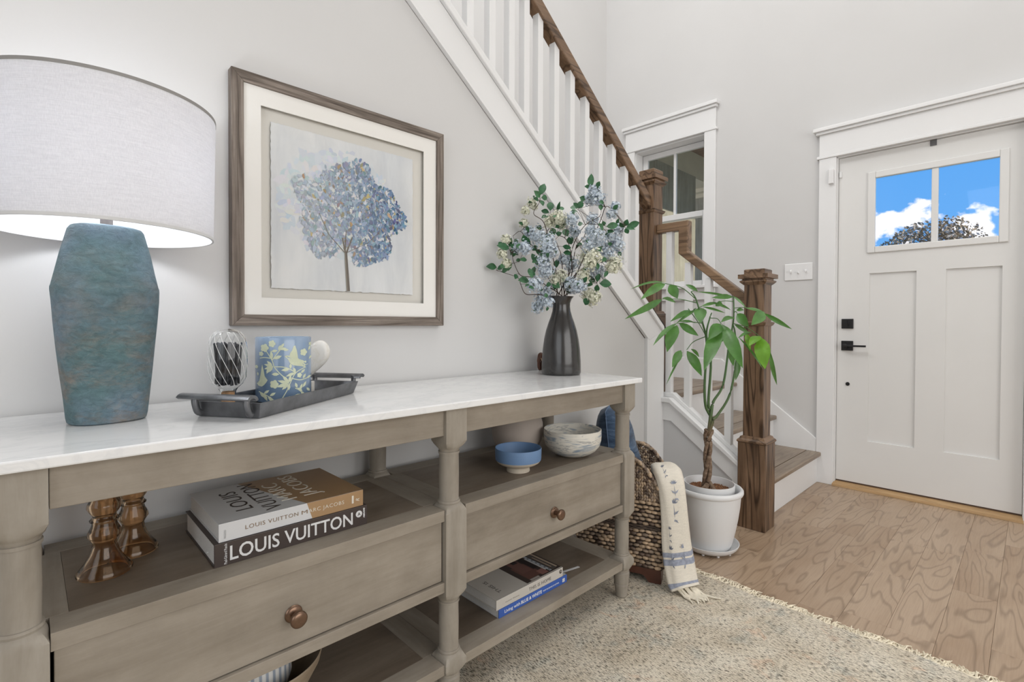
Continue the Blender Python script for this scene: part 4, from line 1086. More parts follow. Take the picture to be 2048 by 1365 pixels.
def leafp(x, y, ang, L_, w_):
    c, s = math.cos(ang), math.sin(ang)
    pts = [(0, 0), (.3, .8), (.6, .9), (1, 0), (.6, -.9), (.3, -.8)]
    fan([(x+L_*u*c-w_*v*s*.5, y+L_*u*s+w_*v*c*.5) for u, v in pts])
def flow(x, y, r):
    pts = []
    for i in range(20):
        a = 2*PI*i/20; rr = r*(.78+.26*abs(math.cos(2.5*a)))
        pts.append((x+rr*math.cos(a), y+rr*math.sin(a)))
    fan(pts)
def stemp(pts, w_=9):
    P = curve([(x, y, 0) for x, y in pts], 5)
    for a_, b_ in zip(P, P[1:]):
        d = (b_-a_).normalized(); nx, ny = -d.y*w_/2, d.x*w_/2
        poly([(a_.x+nx, a_.y+ny), (b_.x+nx, b_.y+ny), (b_.x-nx, b_.y-ny), (a_.x-nx, a_.y-ny)])
stemp([(990, 310), (1045, 400), (1070, 470), (1130, 540), (1185, 590), (1215, 640)])
stemp([(1145, 790), (1200, 700), (1240, 610), (1290, 530), (1390, 480)])
stemp([(1070, 465), (1150, 468), (1220, 490), (1285, 535)])
stemp([(920, 380), (970, 372), (1030, 378)]); stemp([(1045, 400), (1090, 340), (1130, 290)])
stemp([(1250, 590), (1330, 610), (1400, 600), (1450, 580)])
stemp([(910, 720), (980, 750), (1060, 800)]); stemp([(1280, 690), (1330, 720), (1360, 770)])
for x, y, r in ((1045, 232, 36), (970, 275, 42), (1370, 325, 38), (1066, 642, 44), (935, 335, 24), (1325, 560, 26), (1445, 240, 20), (885, 470, 18)): flow(x, y, r)
for L_ in ((1110, 300, -1.2, 60, 30), (1120, 290, -.2, 70, 30), (1135, 275, -1.0, 58, 28), (1150, 290, .1, 66, 28), (1100, 300, 3.0, 64, 30), (1045, 390, -1.7, 90, 34), (1060, 385, -.35, 90, 36), (1060, 465, 3.4, 100, 34), (1060, 465, 2.9, 100, 34), (1055, 465, 2.3, 80, 30), (1050, 460, 3.9, 80, 32), (1010, 480, 1.9, 60, 26),
          (1225, 490, 3.0, 90, 36), (1230, 490, -1.5, 60, 28), (1285, 530, -2.0, 60, 30), (1285, 530, 2.8, 110, 34), (1040, 540, 0.0, 80, 36), (1215, 630, -2.3, 100, 36), (1215, 635, -2.9, 120, 36), (1210, 640, 2.9, 130, 40), (1210, 640, 2.4, 90, 34), (1215, 640, 1.6, 70, 34), (1215, 630, -1.3, 80, 34), (1340, 540, -.7, 60, 28), (1360, 600, -1.0, 60, 28), (1400, 600, -.4, 60, 26), (1425, 310, -1.2, 60, 26), (1430, 400, -.9, 50, 24),
          (920, 720, .9, 80, 34), (960, 740, 1.1, 80, 34), (1000, 760, .8, 90, 36), (1020, 760, -.5, 70, 30), (960, 740, -.6, 70, 28), (1300, 690, -1.9, 60, 30), (1300, 690, .6, 70, 32), (1330, 715, -1.2, 70, 30), (1340, 730, .9, 70, 32), (1360, 690, -1.0, 70, 30), (1400, 700, .8, 60, 28), (1240, 770, 2.6, 60, 30), (1260, 780, -.3, 80, 32), (900, 560, -1.6, 40, 20)): leafp(*L_)
fan([(1170, 358), (1200, 350), (1215, 372), (1228, 330), (1250, 300), (1262, 262), (1280, 250), (1296, 300), (1305, 345), (1310, 385), (1340, 405), (1400, 420), (1395, 440), (1420, 455), (1385, 462), (1395, 490), (1350, 470), (1300, 462), (1260, 455), (1225, 430), (1208, 395)])
fan([(888, 640), (915, 610), (925, 560), (935, 500), (945, 440), (960, 500), (970, 560), (1000, 600), (985, 625), (965, 650), (940, 668), (905, 660)])
mt2 = plain('pale_green_print', (.60, .645, .47), .5, .12, 25)
build('printed_pattern', pat, mt2, cd)
# marble heart on a little block
hc = T(.335, .100, 0); hc = Vector((.5565, 1.398, 0))
ht = empty('marble_heart', (hc.x, hc.y, TZ)); tag(ht, 'white marble heart ornament standing on a small block behind the blue candle', 'ornament')
vr = Vector((_R.x, _R.y, 0)).normalized(); vf = Vector((_f.x, _f.y, 0)).normalized()
pts = []
for i in range(48):
    a = 2*PI*i/48
    x = 16*math.sin(a)**3; y = 13*math.cos(a)-5*math.cos(2*a)-2*math.cos(3*a)-math.cos(4*a)
    pts.append((x/17*.058, (y+17)/29*.122+.026))
mb = MB(); n = len(pts); cpt = (0, .088)
vs = []
for k, (sc, d) in enumerate(((.80, -.0125), (.95, -.009), (1, -.003), (1, .003), (.95, .009), (.80, .0125))):
    for x, z in pts:
        xx, zz = cpt[0]+(x-cpt[0])*sc, cpt[1]+(z-cpt[1])*sc
        ca_, sa_ = math.cos(-.12), math.sin(-.12)
        p = hc + vr*(xx*ca_-(zz-.03)*sa_) + vf*d + Vector((0, 0, TZ+.033+xx*sa_+(zz-.03)*ca_-.004))
        vs.append(p)
fs = [tuple(range(n)), tuple(range(6*n-1, 5*n-1, -1))]
for j in range(5):
    for i in range(n):
        k = (i+1) % n; fs.append((j*n+i, j*n+k, j*n+n+k, j*n+n+i))
build('heart', mb.add(vs, fs), M_heart, ht, smooth=50)
build('block', MB().obox(hc+Vector((0, 0, TZ+.0145)), vr*.017, vf*.014, (0, 0, .0142)), M_heart, ht, bevel=.002)

# ------------------------------------------------------------------ vase and flowers
vx, vy = 1.523, 1.300
va = empty('vase', (vx, vy, MT)); tag(va, 'charcoal bottle shaped vase holding the flowers at right end of the console', 'vase')
vp = [(.070, 0), (.0755, .003), (.0775, .010), (.0770, .05), (.0735, .10), (.0680, .140), (.0605, .175), (.0510, .205), (.0425, .228), (.0362, .250), (.0338, .268), (.0345, .282), (.0400, .297), (.0475, .306), (.0485, .3075), (.0465, .3070), (.038, .296), (.031, .280), (.029, .262), (.029, .20), (.001, .199)]
build('vase_body', MB().lathe([(r, z+MT) for r, z in vp], (vx, vy, 0), 56), M_vase, va, smooth=50)
# carved figure behind the vase
ef = empty('carved_elephant', (1.592, 1.470, MT)); tag(ef, 'small reddish brown carved wooden figure half hidden behind the vase', 'figurine')
M_red = wood('reddish_carved_wood', (.055, .020, .010), (.10, .036, .018), (.17, .07, .038), 'Z', 12, 6, .4, .5, False, .2)
eb = MB()
ex, ey = 1.592, 1.470
eb.ell((ex+.022, ey-.004, MT+.046), (.028, 0, 0), (0, .019, 0), (0, 0, .026), 14, 8)
eb.ell((ex-.004, ey, MT+.060), (.015, 0, 0), (0, .014, 0), (0, 0, .017), 12, 8)
build('body', eb, M_red, ef, smooth=60)
build('trunk', MB().tube(curve([(ex-.014, ey, MT+.058), (ex-.0175, ey, MT+.035), (ex-.016, ey, MT+.012), (ex-.012, ey, MT+.004)], 5), [.0075]*5+[.006]*6+[.0045]*5, 8), M_red, ef, smooth=60)
for dx, dy in ((.004, -.010), (.004, .010), (.040, -.010), (.040, .010)):
    build('leg', MB().lathe([(.0085, MT+.0005), (.008, MT+.02), (.009, MT+.034)], (ex+dx, ey+dy, 0), 12), M_red, ef, smooth=50)
for s_ in (-1, 1):
    build('ear', MB().ell((ex+.004, ey+s_*.0145, MT+.056), (.009, 0, .003), (0, .0025, 0), (0, 0, .014), 10, 6), M_red, ef, smooth=60)
build('tusk', MB().tube([(ex-.0125, ey-.0085, MT+.054), (ex-.009, ey-.013, MT+.038), (ex-.006, ey-.014, MT+.024)], [.0013, .0012, .0006], 6), plain('pale_tusk', (.6, .45, .3), .5), ef)

# bouquet
bq = empty('bouquet', (vx, vy, MT+.20)); tag(bq, 'spray of pale blue and cream lilac flowers with green leaves in the charcoal vase', 'flowers')
M_stem = plain('brown_twig', (.060, .038, .026), .7, .3, 40)
M_bleaf = []
for i, c in enumerate(((.030, .115, .045), (.06, .165, .075), (.17, .27, .19))):
    mt, t, b = new_mat('bouquet_leaf_%s' % 'abc'[i])
    nn = noise(t, objco(t, (60, 60, 60)), 1, 2)
    setb(t, b, col=ramp(t, nn, [(.35, [x*.75 for x in c]), (.65, [x*1.2 for x in c])]), rough=.45, spec=.35)
    M_bleaf.append(mt)
M_blue = plain('pale_blue_petal', (.63, .70, .77), .7, .12, 70)
M_blue2 = plain('deep_blue_petal', (.50, .58, .69), .7, .14, 70)
M_cream = plain('cream_petal', (.76, .76, .62), .7, .1, 70)
M_eye = plain('flower_eye', (.30, .38, .20), .7)
rb = random.Random(21)
BLEAVES = [tuple(min(v, 1.485) if k in (1, 4) else v for k, v in enumerate(L_)) for L_ in BLEAVES]
for q in range(64):
    c_, x_, y_, z_, r_ = CLUSTERS[rb.randrange(len(CLUSTERS))]
    d_ = Vector((rb.gauss(0, 1)-.5, rb.gauss(0, .8)-.35, rb.gauss(0, 1))).normalized()
    p_ = Vector((x_, min(y_, 1.44), z_))+d_*r_*.9; e_ = p_+(d_+Vector((rb.uniform(-.6, .6), rb.uniform(-.4, .4), rb.uniform(-.6, .6)))).normalized()*rb.uniform(.018, .030)
    BLEAVES.append((*p_, e_.x, min(e_.y, 1.485), e_.z, rb.uniform(.011, .016)))
BRANCHES = [[(p[0], min(p[1], 1.485), p[2]) for p in B] for B in BRANCHES]
mouth = Vector((vx, vy, MT+.255))
for B in BRANCHES:
    pts = curve([mouth - Vector((0, 0, .05)), mouth + Vector((rb.uniform(-.018, .018), rb.uniform(-.018, .018), .045))] + [Vector(p) for p in B[1:]], 6)
    n = len(pts); build('stem', MB().tube(pts, [.0024-.0014*i/n for i in range(n)], 6), M_stem, bq, smooth=60)
for c, x, y, z, r in CLUSTERS:
    r *= 1.15; y = min(y, YW-.02-r)
    mb = MB(); C0 = Vector((x, y, z)); nfl = int(70+r*3200)
    for q in range(nfl):
        d = Vector((rb.gauss(0, 1), rb.gauss(0, 1), rb.gauss(0, 1))).normalized()
        rad = r*rb.uniform(.45, 1.0)*(1+.22*math.sin(7*d.x+3*d.y)*math.sin(6*d.z+4*d.y+x*90))
        p = C0 + d*rad
        nn = (d + Vector((rb.uniform(-.4, .4), rb.uniform(-.4, .4), rb.uniform(-.4, .4)))).normalized()
        a = nn.orthogonal().normalized(); a.rotate(Matrix.Rotation(rb.uniform(0, PI), 3, nn)); b_ = nn.cross(a)
        s_ = rb.uniform(.0045, .0070)
        for k in range(5):
            g = 2*PI*k/5; u_ = a*math.cos(g)+b_*math.sin(g); v_ = nn.cross(u_)
            mb.cur = 0 if rb.random() < .75 else 1
            mb.add([p, p+u_*s_*.55+v_*s_*.36+nn*s_*.12, p+u_*s_+nn*s_*.22, p+u_*s_*.55-v_*s_*.36+nn*s_*.12], [(0, 1, 2, 3)])
        mb.cur = 2
        mb.add([p+nn*s_*.10+a*s_*.14, p+nn*s_*.10+b_*s_*.14, p+nn*s_*.10-a*s_*.14, p+nn*s_*.10-b_*s_*.14], [(0, 1, 2, 3)])
    ms = [M_blue, M_blue2, M_eye] if c == 'b' else [M_cream, M_cream, M_eye]
    for q in range(7):
        mb.cur = 2
        d = Vector((rb.gauss(0, 1), rb.gauss(0, 1), rb.gauss(0, 1))).normalized()
        mb.tube([C0, C0+d*r*.8], .0008, 4)
    stuff(build('blossom_cluster', mb, ms, bq, fixn=False))
def leaf_mesh(a, b_, wd, droop=0.0, cup=.25, rnd=rb, lo_=6):
    a, b_ = Vector(a), Vector(b_); d = b_-a; L_ = d.length; d.normalize()
    view = (Vector((0, 0, 1.03))-a).normalized()
    nrm = (view + Vector((rnd.uniform(-.5, .5), rnd.uniform(-.5, .5), rnd.uniform(-.1, .7)))).normalized()
    s_ = d.cross(nrm).normalized(); nrm = s_.cross(d).normalized()
    mb = MB(); vs = []; fs = []
    prof_ = [(0, .05), (.14, .55), (.32, .95), (.5, 1.0), (.68, .82), (.85, .45), (1.0, .03)]
    for u_, k in prof_:
        c = a + d*L_*u_ + Vector((0, 0, -droop*u_*u_*L_)) + nrm*(.06*L_*math.sin(PI*u_))
        h = wd*.5*k
        vs += [c - s_*h + nrm*h*cup, c - s_*h*.5 + nrm*h*cup*.35, c, c + s_*h*.5 + nrm*h*cup*.35, c + s_*h + nrm*h*cup]
    for j in range(len(prof_)-1):
        for i in range(4):
            fs.append((j*5+i, j*5+i+1, j*5+6+i, j*5+5+i))
    mb.add(vs, fs)
    return mb
for i, (x0, y0, z0, x1, y1, z1, wd) in enumerate(BLEAVES):
    mb = leaf_mesh((x0, y0, z0), (x1, y1, z1), wd*1.25)
    build('leaf', mb, M_bleaf[2 if i in (15, 16, 17) else (0 if rb.random() < .6 else 1)], bq, smooth=60, fixn=False)
# short leaf stalks
ls = MB()
bp_ = [p for B in BRANCHES for p in B[1:]] 
for (x0, y0, z0, *_r2) in BLEAVES:
    a = Vector((x0, y0, z0)); q = min((Vector(p) for p in bp_), key=lambda p: (p-a).length)
    if (q-a).length < .12: ls.tube([q, (q+a)/2+Vector((0, 0, .004)), a], .0008, 5)
stuff(build('leaf_stalks', ls, M_stem, bq))
# ------------------------------------------------------------------ things on the upper shelf
S1 = .5548
def stick(x, y, label):
    e = empty('candlestick', (x, y, S1)); tag(e, label, 'candlestick', 'amber glass candlesticks')
    pr = [(.0405, 0), (.0432, .0025), (.0435, .006), (.0400, .012), (.0310, .024), (.0235, .038), (.0195, .052), (.0188, .060), (.0215, .066), (.0268, .074), (.0255, .080), (.0200, .092), (.0188, .098), (.0225, .101), (.0228, .104), (.0190, .107), (.0182, .112), (.0225, .118), (.0272, .127), (.0258, .133), (.0205, .145), (.0192, .150), (.0228, .153), (.0230, .156), (.0192, .159), (.0185, .164), (.0225, .170), (.0268, .178), (.0268, .184), (.0225, .1845), (.0150, .180), (.0135, .165)]
    inner = [(.0125, .163), (.0150, .155), (.0150, .145), (.0210, .131), (.0195, .122), (.0142, .112), (.0145, .096), (.0205, .078), (.0195, .070), (.0145, .060), (.0155, .050), (.0190, .038), (.0265, .024), (.0355, .010), (.0375, .0)]
    pr = [(r, z+S1) for r, z in pr+inner]
    build('glass_body', MB().lathe(pr + [pr[0]], (x, y, 0), 40, cap0=False, cap1=False), M_amber, e, smooth=60)
stick(.103, 1.222, 'turned amber glass candlestick nearer the front edge of the shelf')
stick(.1555, 1.2945, 'turned amber glass candlestick standing behind the front one on shelf')

def book(name, label, x0, x1, y0, y1, z0, h, mats, group=None, jut=.003, bt=.0022):
    """spine faces -Y; mats: cover, spine"""
    e = empty(name, ((x0+x1)/2, (y0+y1)/2, z0)); tag(e, label, 'book', group)
    build('page_block', MB().box(x0+jut, x1-jut, y0+.003, y1-jut, z0+bt, z0+h-bt), M_paper, e)
    build('back_cover', MB().box(x0, x1, y0, y1, z0, z0+bt), mats[0], e, bevel=.0006)
    build('front_cover', MB().box(x0, x1, y0+.0005, y1, z0+h-bt, z0+h), mats[0], e, bevel=.0006)
    build('spine', MB().box(x0, x1, y0-.0006, y0+.0029, z0, z0+h), mats[1], e, bevel=.0008)
    return e
M_dkb = plain('dark_brown_cover', (.050, .036, .032), .4, .1)
M_wht = plain('white_cover', (.62, .625, .635), .35, .02)
M_tan_ = plain('bronze_cover', (.36, .225, .115), .28, .08)
M_ink = plain('dark_ink', (.035, .025, .02), .5)
M_wink = plain('white_ink', (.72, .72, .72), .5)
M_cink = plain('cream_ink', (.70, .66, .58), .5)
b1 = book('coffee_table_book', 'thick dark brown book with large white lettering beneath the white and bronze book', .257, .578, 1.095, 1.340, S1, .0455, (M_dkb, M_dkb))
ys = 1.0943
lettering('spine_lettering', 'LOUIS VUITTON', .0400, (.2843, ys-.0004, S1+.0085), (1, 0, 0), (0, 0, 1), M_wink, b1, .0004, .0004, 1.0, width=.257)
lettering('author_lettering', 'Paul-Gérard Pasols', .0075, (.279, ys-.0004, S1+.003), (0, 0, 1), (-1, 0, 0), M_wink, b1, .0003, 0, width=.040)
lc = Vector((.5570, ys-.0006, S1+.0285))
build('round_emblem', MB().tube([lc+Vector((0, .0006, 0)), lc], .0078, 28), M_wink, b1)
lettering('emblem_letter', 'A', .0105, (lc.x-.0035, lc.y-.0006, lc.z-.0035), (1, 0, 0), (0, 0, 1), M_dkb, b1)
lettering('publisher_lettering', 'ABRAMS', .0055, (.5715, ys-.0004, S1+.0165), (0, 0, 1), (-1, 0, 0), M_wink, b1, .0003, .0002, width=.0235)
build('ribbon', MB().box(.2565, .262, 1.150, 1.1535, S1+.012, S1+.0135), M_wink, b1)
z2 = S1+.0457
b2 = book('coffee_table_book', 'white and bronze book lying on the thick dark brown book', .2655, .5695, 1.0985, 1.345, z2, .0365, (M_wht, M_wht))
# bronze half printed over cover and spine
xq, xq2 = .437, .366
zt = z2+.0365
ov = MB().add([(xq, 1.0985, zt+.00015), (.5692, 1.0985, zt+.00015), (.5692, 1.3447, zt+.00015), (xq2, 1.3447, zt+.00015)], [(0, 1, 2, 3)])
ov.add([(xq, 1.0977, z2+.0364), (.5692, 1.0977, z2+.0364), (.5692, 1.0977, z2+.0001), (xq+.012, 1.0977, z2+.0001)], [(3, 2, 1, 0)])
build('bronze_print', ov, M_tan_, b2, fixn=False)
for s_, (x, h, mat_) in enumerate(((.333, .060, M_ink), (.381, .060, M_ink), (.424, .060, M_cink), (.474, .060, M_cink))):
    wds = ('LOUIS', 'VUITTON', 'MARC', 'JACOBS')[s_]
    lettering('cover_lettering', wds, .050, (x+.012, (1.150, 1.113, 1.150, 1.143)[s_], zt+.0003), (0, 1, 0), (-1, 0, 0), mat_, b2, .0003, -.0004, 1.0, width=(.142, .212, .142, .188)[s_])
lettering('spine_lettering', 'LOUIS VUITTON', .0118, (.3134, 1.0973, z2+.0145), (1, 0, 0), (0, 0, 1), plain('bronze_ink', (.22, .14, .07), .4), b2, .0003, -.0001, 1.12, width=.1047)
lettering('spine_lettering', 'M', .0118, (.4255, 1.0970, z2+.0145), (1, 0, 0), (0, 0, 1), MATS['bronze_ink'], b2, .0003, -.0001, 1.12, width=.0125)
lettering('spine_lettering', 'ARC JACOBS', .0118, (.4405, 1.0973, z2+.0145), (1, 0, 0), (0, 0, 1), M_cink, b2, .0003, -.0001, 1.12, width=.0815)
lettering('spine_initial', 'R', .0125, (.5595, 1.0973, z2+.0115), (0, 0, 1), (-1, 0, 0), M_cink, b2, .0003, 0, shear=.3)
build('spine_mark', MB().box(.541, .5455, 1.0972, 1.0977, z2+.010, z2+.028), M_cink, b2)
lettering('author_lettering', 'RIZZOLI', .005, (.278, 1.0973, z2+.007), (0, 0, 1), (-1, 0, 0), plain('grey_ink', (.35, .35, .35), .5), b2, .0002, 0, width=.016)

# bowls
def lath(name, prof, c, mat, parent, seg=56, smooth=45):
    return build(name, MB().lathe([(r, z+c[2]) for r, z in prof], (c[0], c[1], 0), seg), mat, parent, smooth=smooth)
bc = (1.143, 1.156, S1)
bw = empty('footed_bowl', bc); tag(bw, 'small footed bowl, blue above and unglazed cream below, at front of upper shelf', 'bowl')
M_bblue = plain('matte_blue_glaze', (.135, .235, .41), .55, .05, 20)
M_bcream = plain('cream_clay', (.60, .53, .43), .8, .05, 20)
lath('bowl_lower', [(.0365, 0), (.0378, .002), (.0365, .012), (.040, .018), (.058, .024), (.068, .030), (.0735, .0375)], bc, M_bcream, bw)
lath('bowl_upper', [(.0735, .0372), (.0745, .044), (.0755, .074), (.0745, .0765), (.0725, .0750), (.0705, .045), (.060, .034), (.030, .029), (.001, .0285)], bc, M_bblue, bw)
mc = (1.427, 1.163, S1)
mw = empty('marbled_bowl', mc); tag(mw, 'round cream bowl marbled with grey blue streaks at right end of upper shelf', 'bowl')
mt, t, b = new_mat('marbled_clay')
v = objco(t, (7, 7, 46), False, (.30, -.24, .3))
n_ = noise(t, v, 1.5, 5, .55, .9)
c_ = ramp(t, n_, [(.30, (.22, .28, .36)), (.40, (.40, .43, .45)), (.47, (.68, .65, .58)), (.56, (.72, .69, .62)), (.61, (.36, .36, .35)), (.66, (.70, .67, .60))])
setb(t, b, col=c_, rough=.5)
lath('bowl', [(.040, 0), (.048, .001), (.066, .008), (.085, .021), (.0985, .038), (.1035, .058), (.1050, .080), (.1040, .0955), (.1025, .0965), (.1005, .0945), (.1010, .075), (.096, .044), (.075, .020), (.040, .009), (.001, .008)], mc, mt, mw, 64)
gc = (1.33, 1.350, S1)
gv = empty('round_vase', gc); tag(gv, 'rounded matte beige ceramic vase standing behind the blue bowl', 'vase')
lath('vase_body', [(r_*.94, z_) for r_, z_ in [(.055, 0), (.064, .002), (.085, .018), (.0985, .045), (.1035, .075), (.1015, .105), (.092, .135), (.073, .158), (.052, .168), (.046, .172), (.046, .180), (.043, .182), (.040, .178), (.040, .165), (.001, .150)]], gc, plain('beige_matte_clay', (.46, .40, .355), .75, .04, 10), gv)

# ------------------------------------------------------------------ things on the lower shelf
S2 = .1568
M_bl = plain('royal_blue_cover', (.045, .115, .42), .4, .06)
M_crm = plain('pale_taupe_cover', (.55, .52, .475), .5, .02)
b3 = book('decorating_book', 'blue spined book on the lower shelf beneath the pale taupe book', .999, 1.311, 1.090, 1.335, S2, .0255, (M_wht, M_bl))
lettering('spine_lettering', 'Living with', .0135, (1.0215, 1.0893, S2+.0085), (1, 0, 0), (0, 0, 1), M_wink, b3, .0003, .0002, 1.0, width=.066)
lettering('spine_lettering', 'BLUE & WHITE', .0138, (1.0915, 1.0893, S2+.0085), (1, 0, 0), (0, 0, 1), M_wink, b3, .0003, .0004, 1.0, width=.094)
lettering('spine_lettering', 'FROM THE EDITORS OF VICTORIA', .006, (1.192, 1.0893, S2+.010), (1, 0, 0), (0, 0, 1), M_wink, b3, .0003, .0001, 1.0, width=.078)
em = MB()
for k in range(4):
    a = PI/4+k*PI/2
    em.tube([(1.2925+.0042*math.cos(a), 1.0889, S2+.0125+.0042*math.sin(a)), (1.2925+.0042*math.cos(a), 1.0885, S2+.0125+.0042*math.sin(a))], .0034, 12)
build('spine_emblem', em, M_wink, b3)
bm_ = MB()
bpts = [(1.309, 1.150, S2+.013), (1.325, 1.148, S2+.008), (1.352, 1.143, S2+.0015), (1.392, 1.132, S2+.0022), (1.420, 1.125, S2+.003)]
P_ = curve(bpts, 4)
for a, b_ in zip(P_, P_[1:]):
    bm_.add([a+Vector((0, -.0048, 0)), b_+Vector((0, -.0048, 0)), b_+Vector((0, .0048, 0)), a+Vector((0, .0048, 0))], [(0, 1, 2, 3)])
rb_ = build('ribbon_bookmark', bm_, plain('white_ribbon', (.78, .78, .78), .5), b3, fixn=False)
so = rb_.modifiers.new('s', 'SOLIDIFY'); so.thickness = .0008
z4 = S2+.0257
b4 = book('decorating_book', 'pale taupe book with photo cover, topmost of the two books on lower shelf', .990, 1.291, 1.0915, 1.325, z4, .0305, (M_crm, M_crm))
zt = z4+.0305
lettering('spine_lettering', 'THIS IS HOME', .0150, (1.1275, 1.0903, z4+.0095), (1, 0, 0), (0, 0, 1), plain('grey_brown_ink', (.13, .12, .11), .5), b4, .0003, -.0002, 1.05, width=.1035, shear=.0)
lettering('author_lettering', 'Natalie Walton', .0065, (1.0265, 1.0903, z4+.0115), (1, 0, 0), (0, 0, 1), plain('faint_ink', (.36, .34, .31), .5), b4, .0002, -.0001, 1.2, width=.058)
lettering('cover_lettering', 'THIS IS', .020, (1.040, 1.118, zt+.0003), (0, 1, 0), (-1, 0, 0), plain('cover_ink', (.14, .13, .12), .5), b4, .0003, -.0002, 1.0, width=.080)
lp = Vector((1.279, 1.0905, z4+.0195))
build('spine_emblem', MB().tube([lp, lp-Vector((0, .0006, 0))], .0062, 20), M_ink, b4)
build('emblem_bar', MB().box(lp.x-.0045, lp.x+.0045, lp.y-.0009, lp.y-.0006, lp.z-.0006, lp.z+.0006).box(lp.x-.002, lp.x+.002, lp.y-.0009, lp.y-.0006, lp.z+.002, lp.z+.0032), M_crm, b4)
# cover photograph: a flat printed picture of a dim room, built of patches
mt, t, b = new_mat('photo_print')
vcn = nd(t, 'ShaderNodeVertexColor', layer_name='Col'); setb(t, b, col=vcn.outputs['Color'], rough=.35)
ph = MB(); pc_ = []
def patch(x0, x1, y0, y1, c, l):
    ph.add([(x0, y0, zt+.0002+l*.00003), (x1, y0, zt+.0002+l*.00003), (x1, y1, zt+.0002+l*.00003), (x0, y1, zt+.0002+l*.00003)], [(0, 1, 2, 3)]); pc_.append(c)
patch(1.128, 1.2905, 1.098, 1.3245, (.060, .045, .040), 0)
patch(1.150, 1.215, 1.112, 1.20, (.15, .075, .062), 1); patch(1.160, 1.205, 1.15, 1.26, (.18, .095, .08), 2)
patch(1.205, 1.235, 1.104, 1.135, (.26, .13, .11), 2); patch(1.150, 1.19, 1.100, 1.110, (.40, .36, .33), 2)
patch(1.242, 1.252, 1.105, 1.30, (.42, .46, .50), 2); patch(1.256, 1.275, 1.105, 1.28, (.10, .09, .085), 2); patch(1.276, 1.284, 1.11, 1.30, (.45, .36, .27), 2)
patch(1.235, 1.241, 1.12, 1.22, (.55, .55, .54), 3); patch(1.262, 1.268, 1.12, 1.21, (.36, .28, .21), 3); patch(1.178, 1.20, 1.215, 1.31, (.025, .02, .02), 3); patch(1.21, 1.234, 1.15, 1.25, (.03, .025, .025), 3)
for q in range(9): patch(1.2445, 1.2505, 1.11+.02*q, 1.118+.02*q, (.14, .14, .15), 4)
pn = build('cover_photograph', ph, mt, b4, fixn=False)
at2 = pn.data.color_attributes.new('Col', 'FLOAT_COLOR', 'CORNER'); li = 0
for p, c in zip(pn.data.polygons, pc_):
    for _ in p.loop_indices:
        at2.data[li].color = (*c, 1); li += 1
# wooden bowl with a striped jar in it, under the left drawer
wc = (.385, 1.235, S2)
wb_ = empty('wooden_bowl', wc); tag(wb_, 'shallow tan wooden bowl on lower shelf beneath the left drawer', 'bowl')
lath('bowl', [(.060, 0), (.075, .002), (.108, .040), (.128, .078), (.1325, .098), (.1305, .1005), (.1270, .098), (.121, .080), (.100, .045), (.070, .010), (.001, .009)], wc, wood('tan_bowl_wood', (.20, .15, .10), (.30, .235, .165), (.37, .30, .22), 'X', 8, 5, .5), wb_, 64)
mt, t, b = new_mat('blue_grey_stripes')
pz = nd(t, 'ShaderNodeTexWave', {'Vector': objco(t, (1, 1, .02), False), 'Scale': 22, 'Distortion': 1.2, 'Detail': 2}, bands_direction='X').outputs['Fac']
setb(t, b, col=ramp(t, pz, [(.2, (.30, .34, .40)), (.45, (.62, .62, .60)), (.8, (.70, .69, .66))]), rough=.4)
jc = (.372, 1.225, S2+.0095)
jr = empty('striped_jar', jc); tag(jr, 'white jar with blue grey stripes sitting inside the wooden bowl', 'jar')
lath('jar_body', [(.040, 0), (.048, .002), (.066, .030), (.074, .060), (.072, .095), (.058, .122), (.040, .132), (.038, .138), (.034, .138), (.034, .128), (.001, .120)], jc, mt, jr, 48)

# ------------------------------------------------------------------ rug
RX0, RX1, RY0, RY1, RT = -1.0, 1.968, -1.6, 1.20, .0125
rg = empty('rug', (RX1-1, .3, 0)); tag(rg, 'large woven rug in faded beige, grey blue and peach with cream fringe on oak floor', 'rug')
mt, t, b = new_mat('faded_woven_rug')
co = objco(t)
dash = noise(t, objco(t, (380, 62, 1)), 1.0, 2, .65)
dash2 = noise(t, objco(t, (240, 190, 1)), 1.0, 2, .6)
mot = noise(t, objco(t, (4, 4, 1)), 1.6, 5, .62, .5)
mot2 = noise(t, objco(t, (6, 5, 1)), 1.9, 4, .6, .8)
mot3 = noise(t, objco(t, (3, 3.4, 1)), 2.3, 4, .6)
base = ramp(t, mot, [(.32, (.62, .545, .43)), (.50, (.71, .64, .525)), (.68, (.76, .705, .60))])
pe_ = ramp(t, mot2, [(.60, (0, 0, 0)), (.72, (1, 1, 1))])
blu = ramp(t, mot3, [(.56, (0, 0, 0)), (.70, (1, 1, 1))])
c = nd(t, 'ShaderNodeMix', {'Factor': nd(t, 'ShaderNodeMath', {0: pe_, 1: .55}, operation='MULTIPLY').outputs[0], 'A': base, 'B': (.74, .49, .34, 1)}, data_type='RGBA').outputs['Result']
c = nd(t, 'ShaderNodeMix', {'Factor': nd(t, 'ShaderNodeMath', {0: blu, 1: .5}, operation='MULTIPLY').outputs[0], 'A': c, 'B': (.45, .50, .475, 1)}, data_type='RGBA').outputs['Result']
thr = nd(t, 'ShaderNodeMath', {0: dash, 1: nd(t, 'ShaderNodeMath', {0: mot3, 1: .16}, operation='MULTIPLY').outputs[0]}, operation='SUBTRACT').outputs[0]
dk = ramp(t, thr, [(.34, (.16, .155, .15)), (.395, (1, 1, 1))])
c = nd(t, 'ShaderNodeMix', {'Factor': .85, 'A': c, 'B': dk}, data_type='RGBA', blend_type='MULTIPLY').outputs['Result']
d2 = ramp(t, dash2, [(.35, (.80, .785, .755)), (.6, (1.06, 1.06, 1.06))])
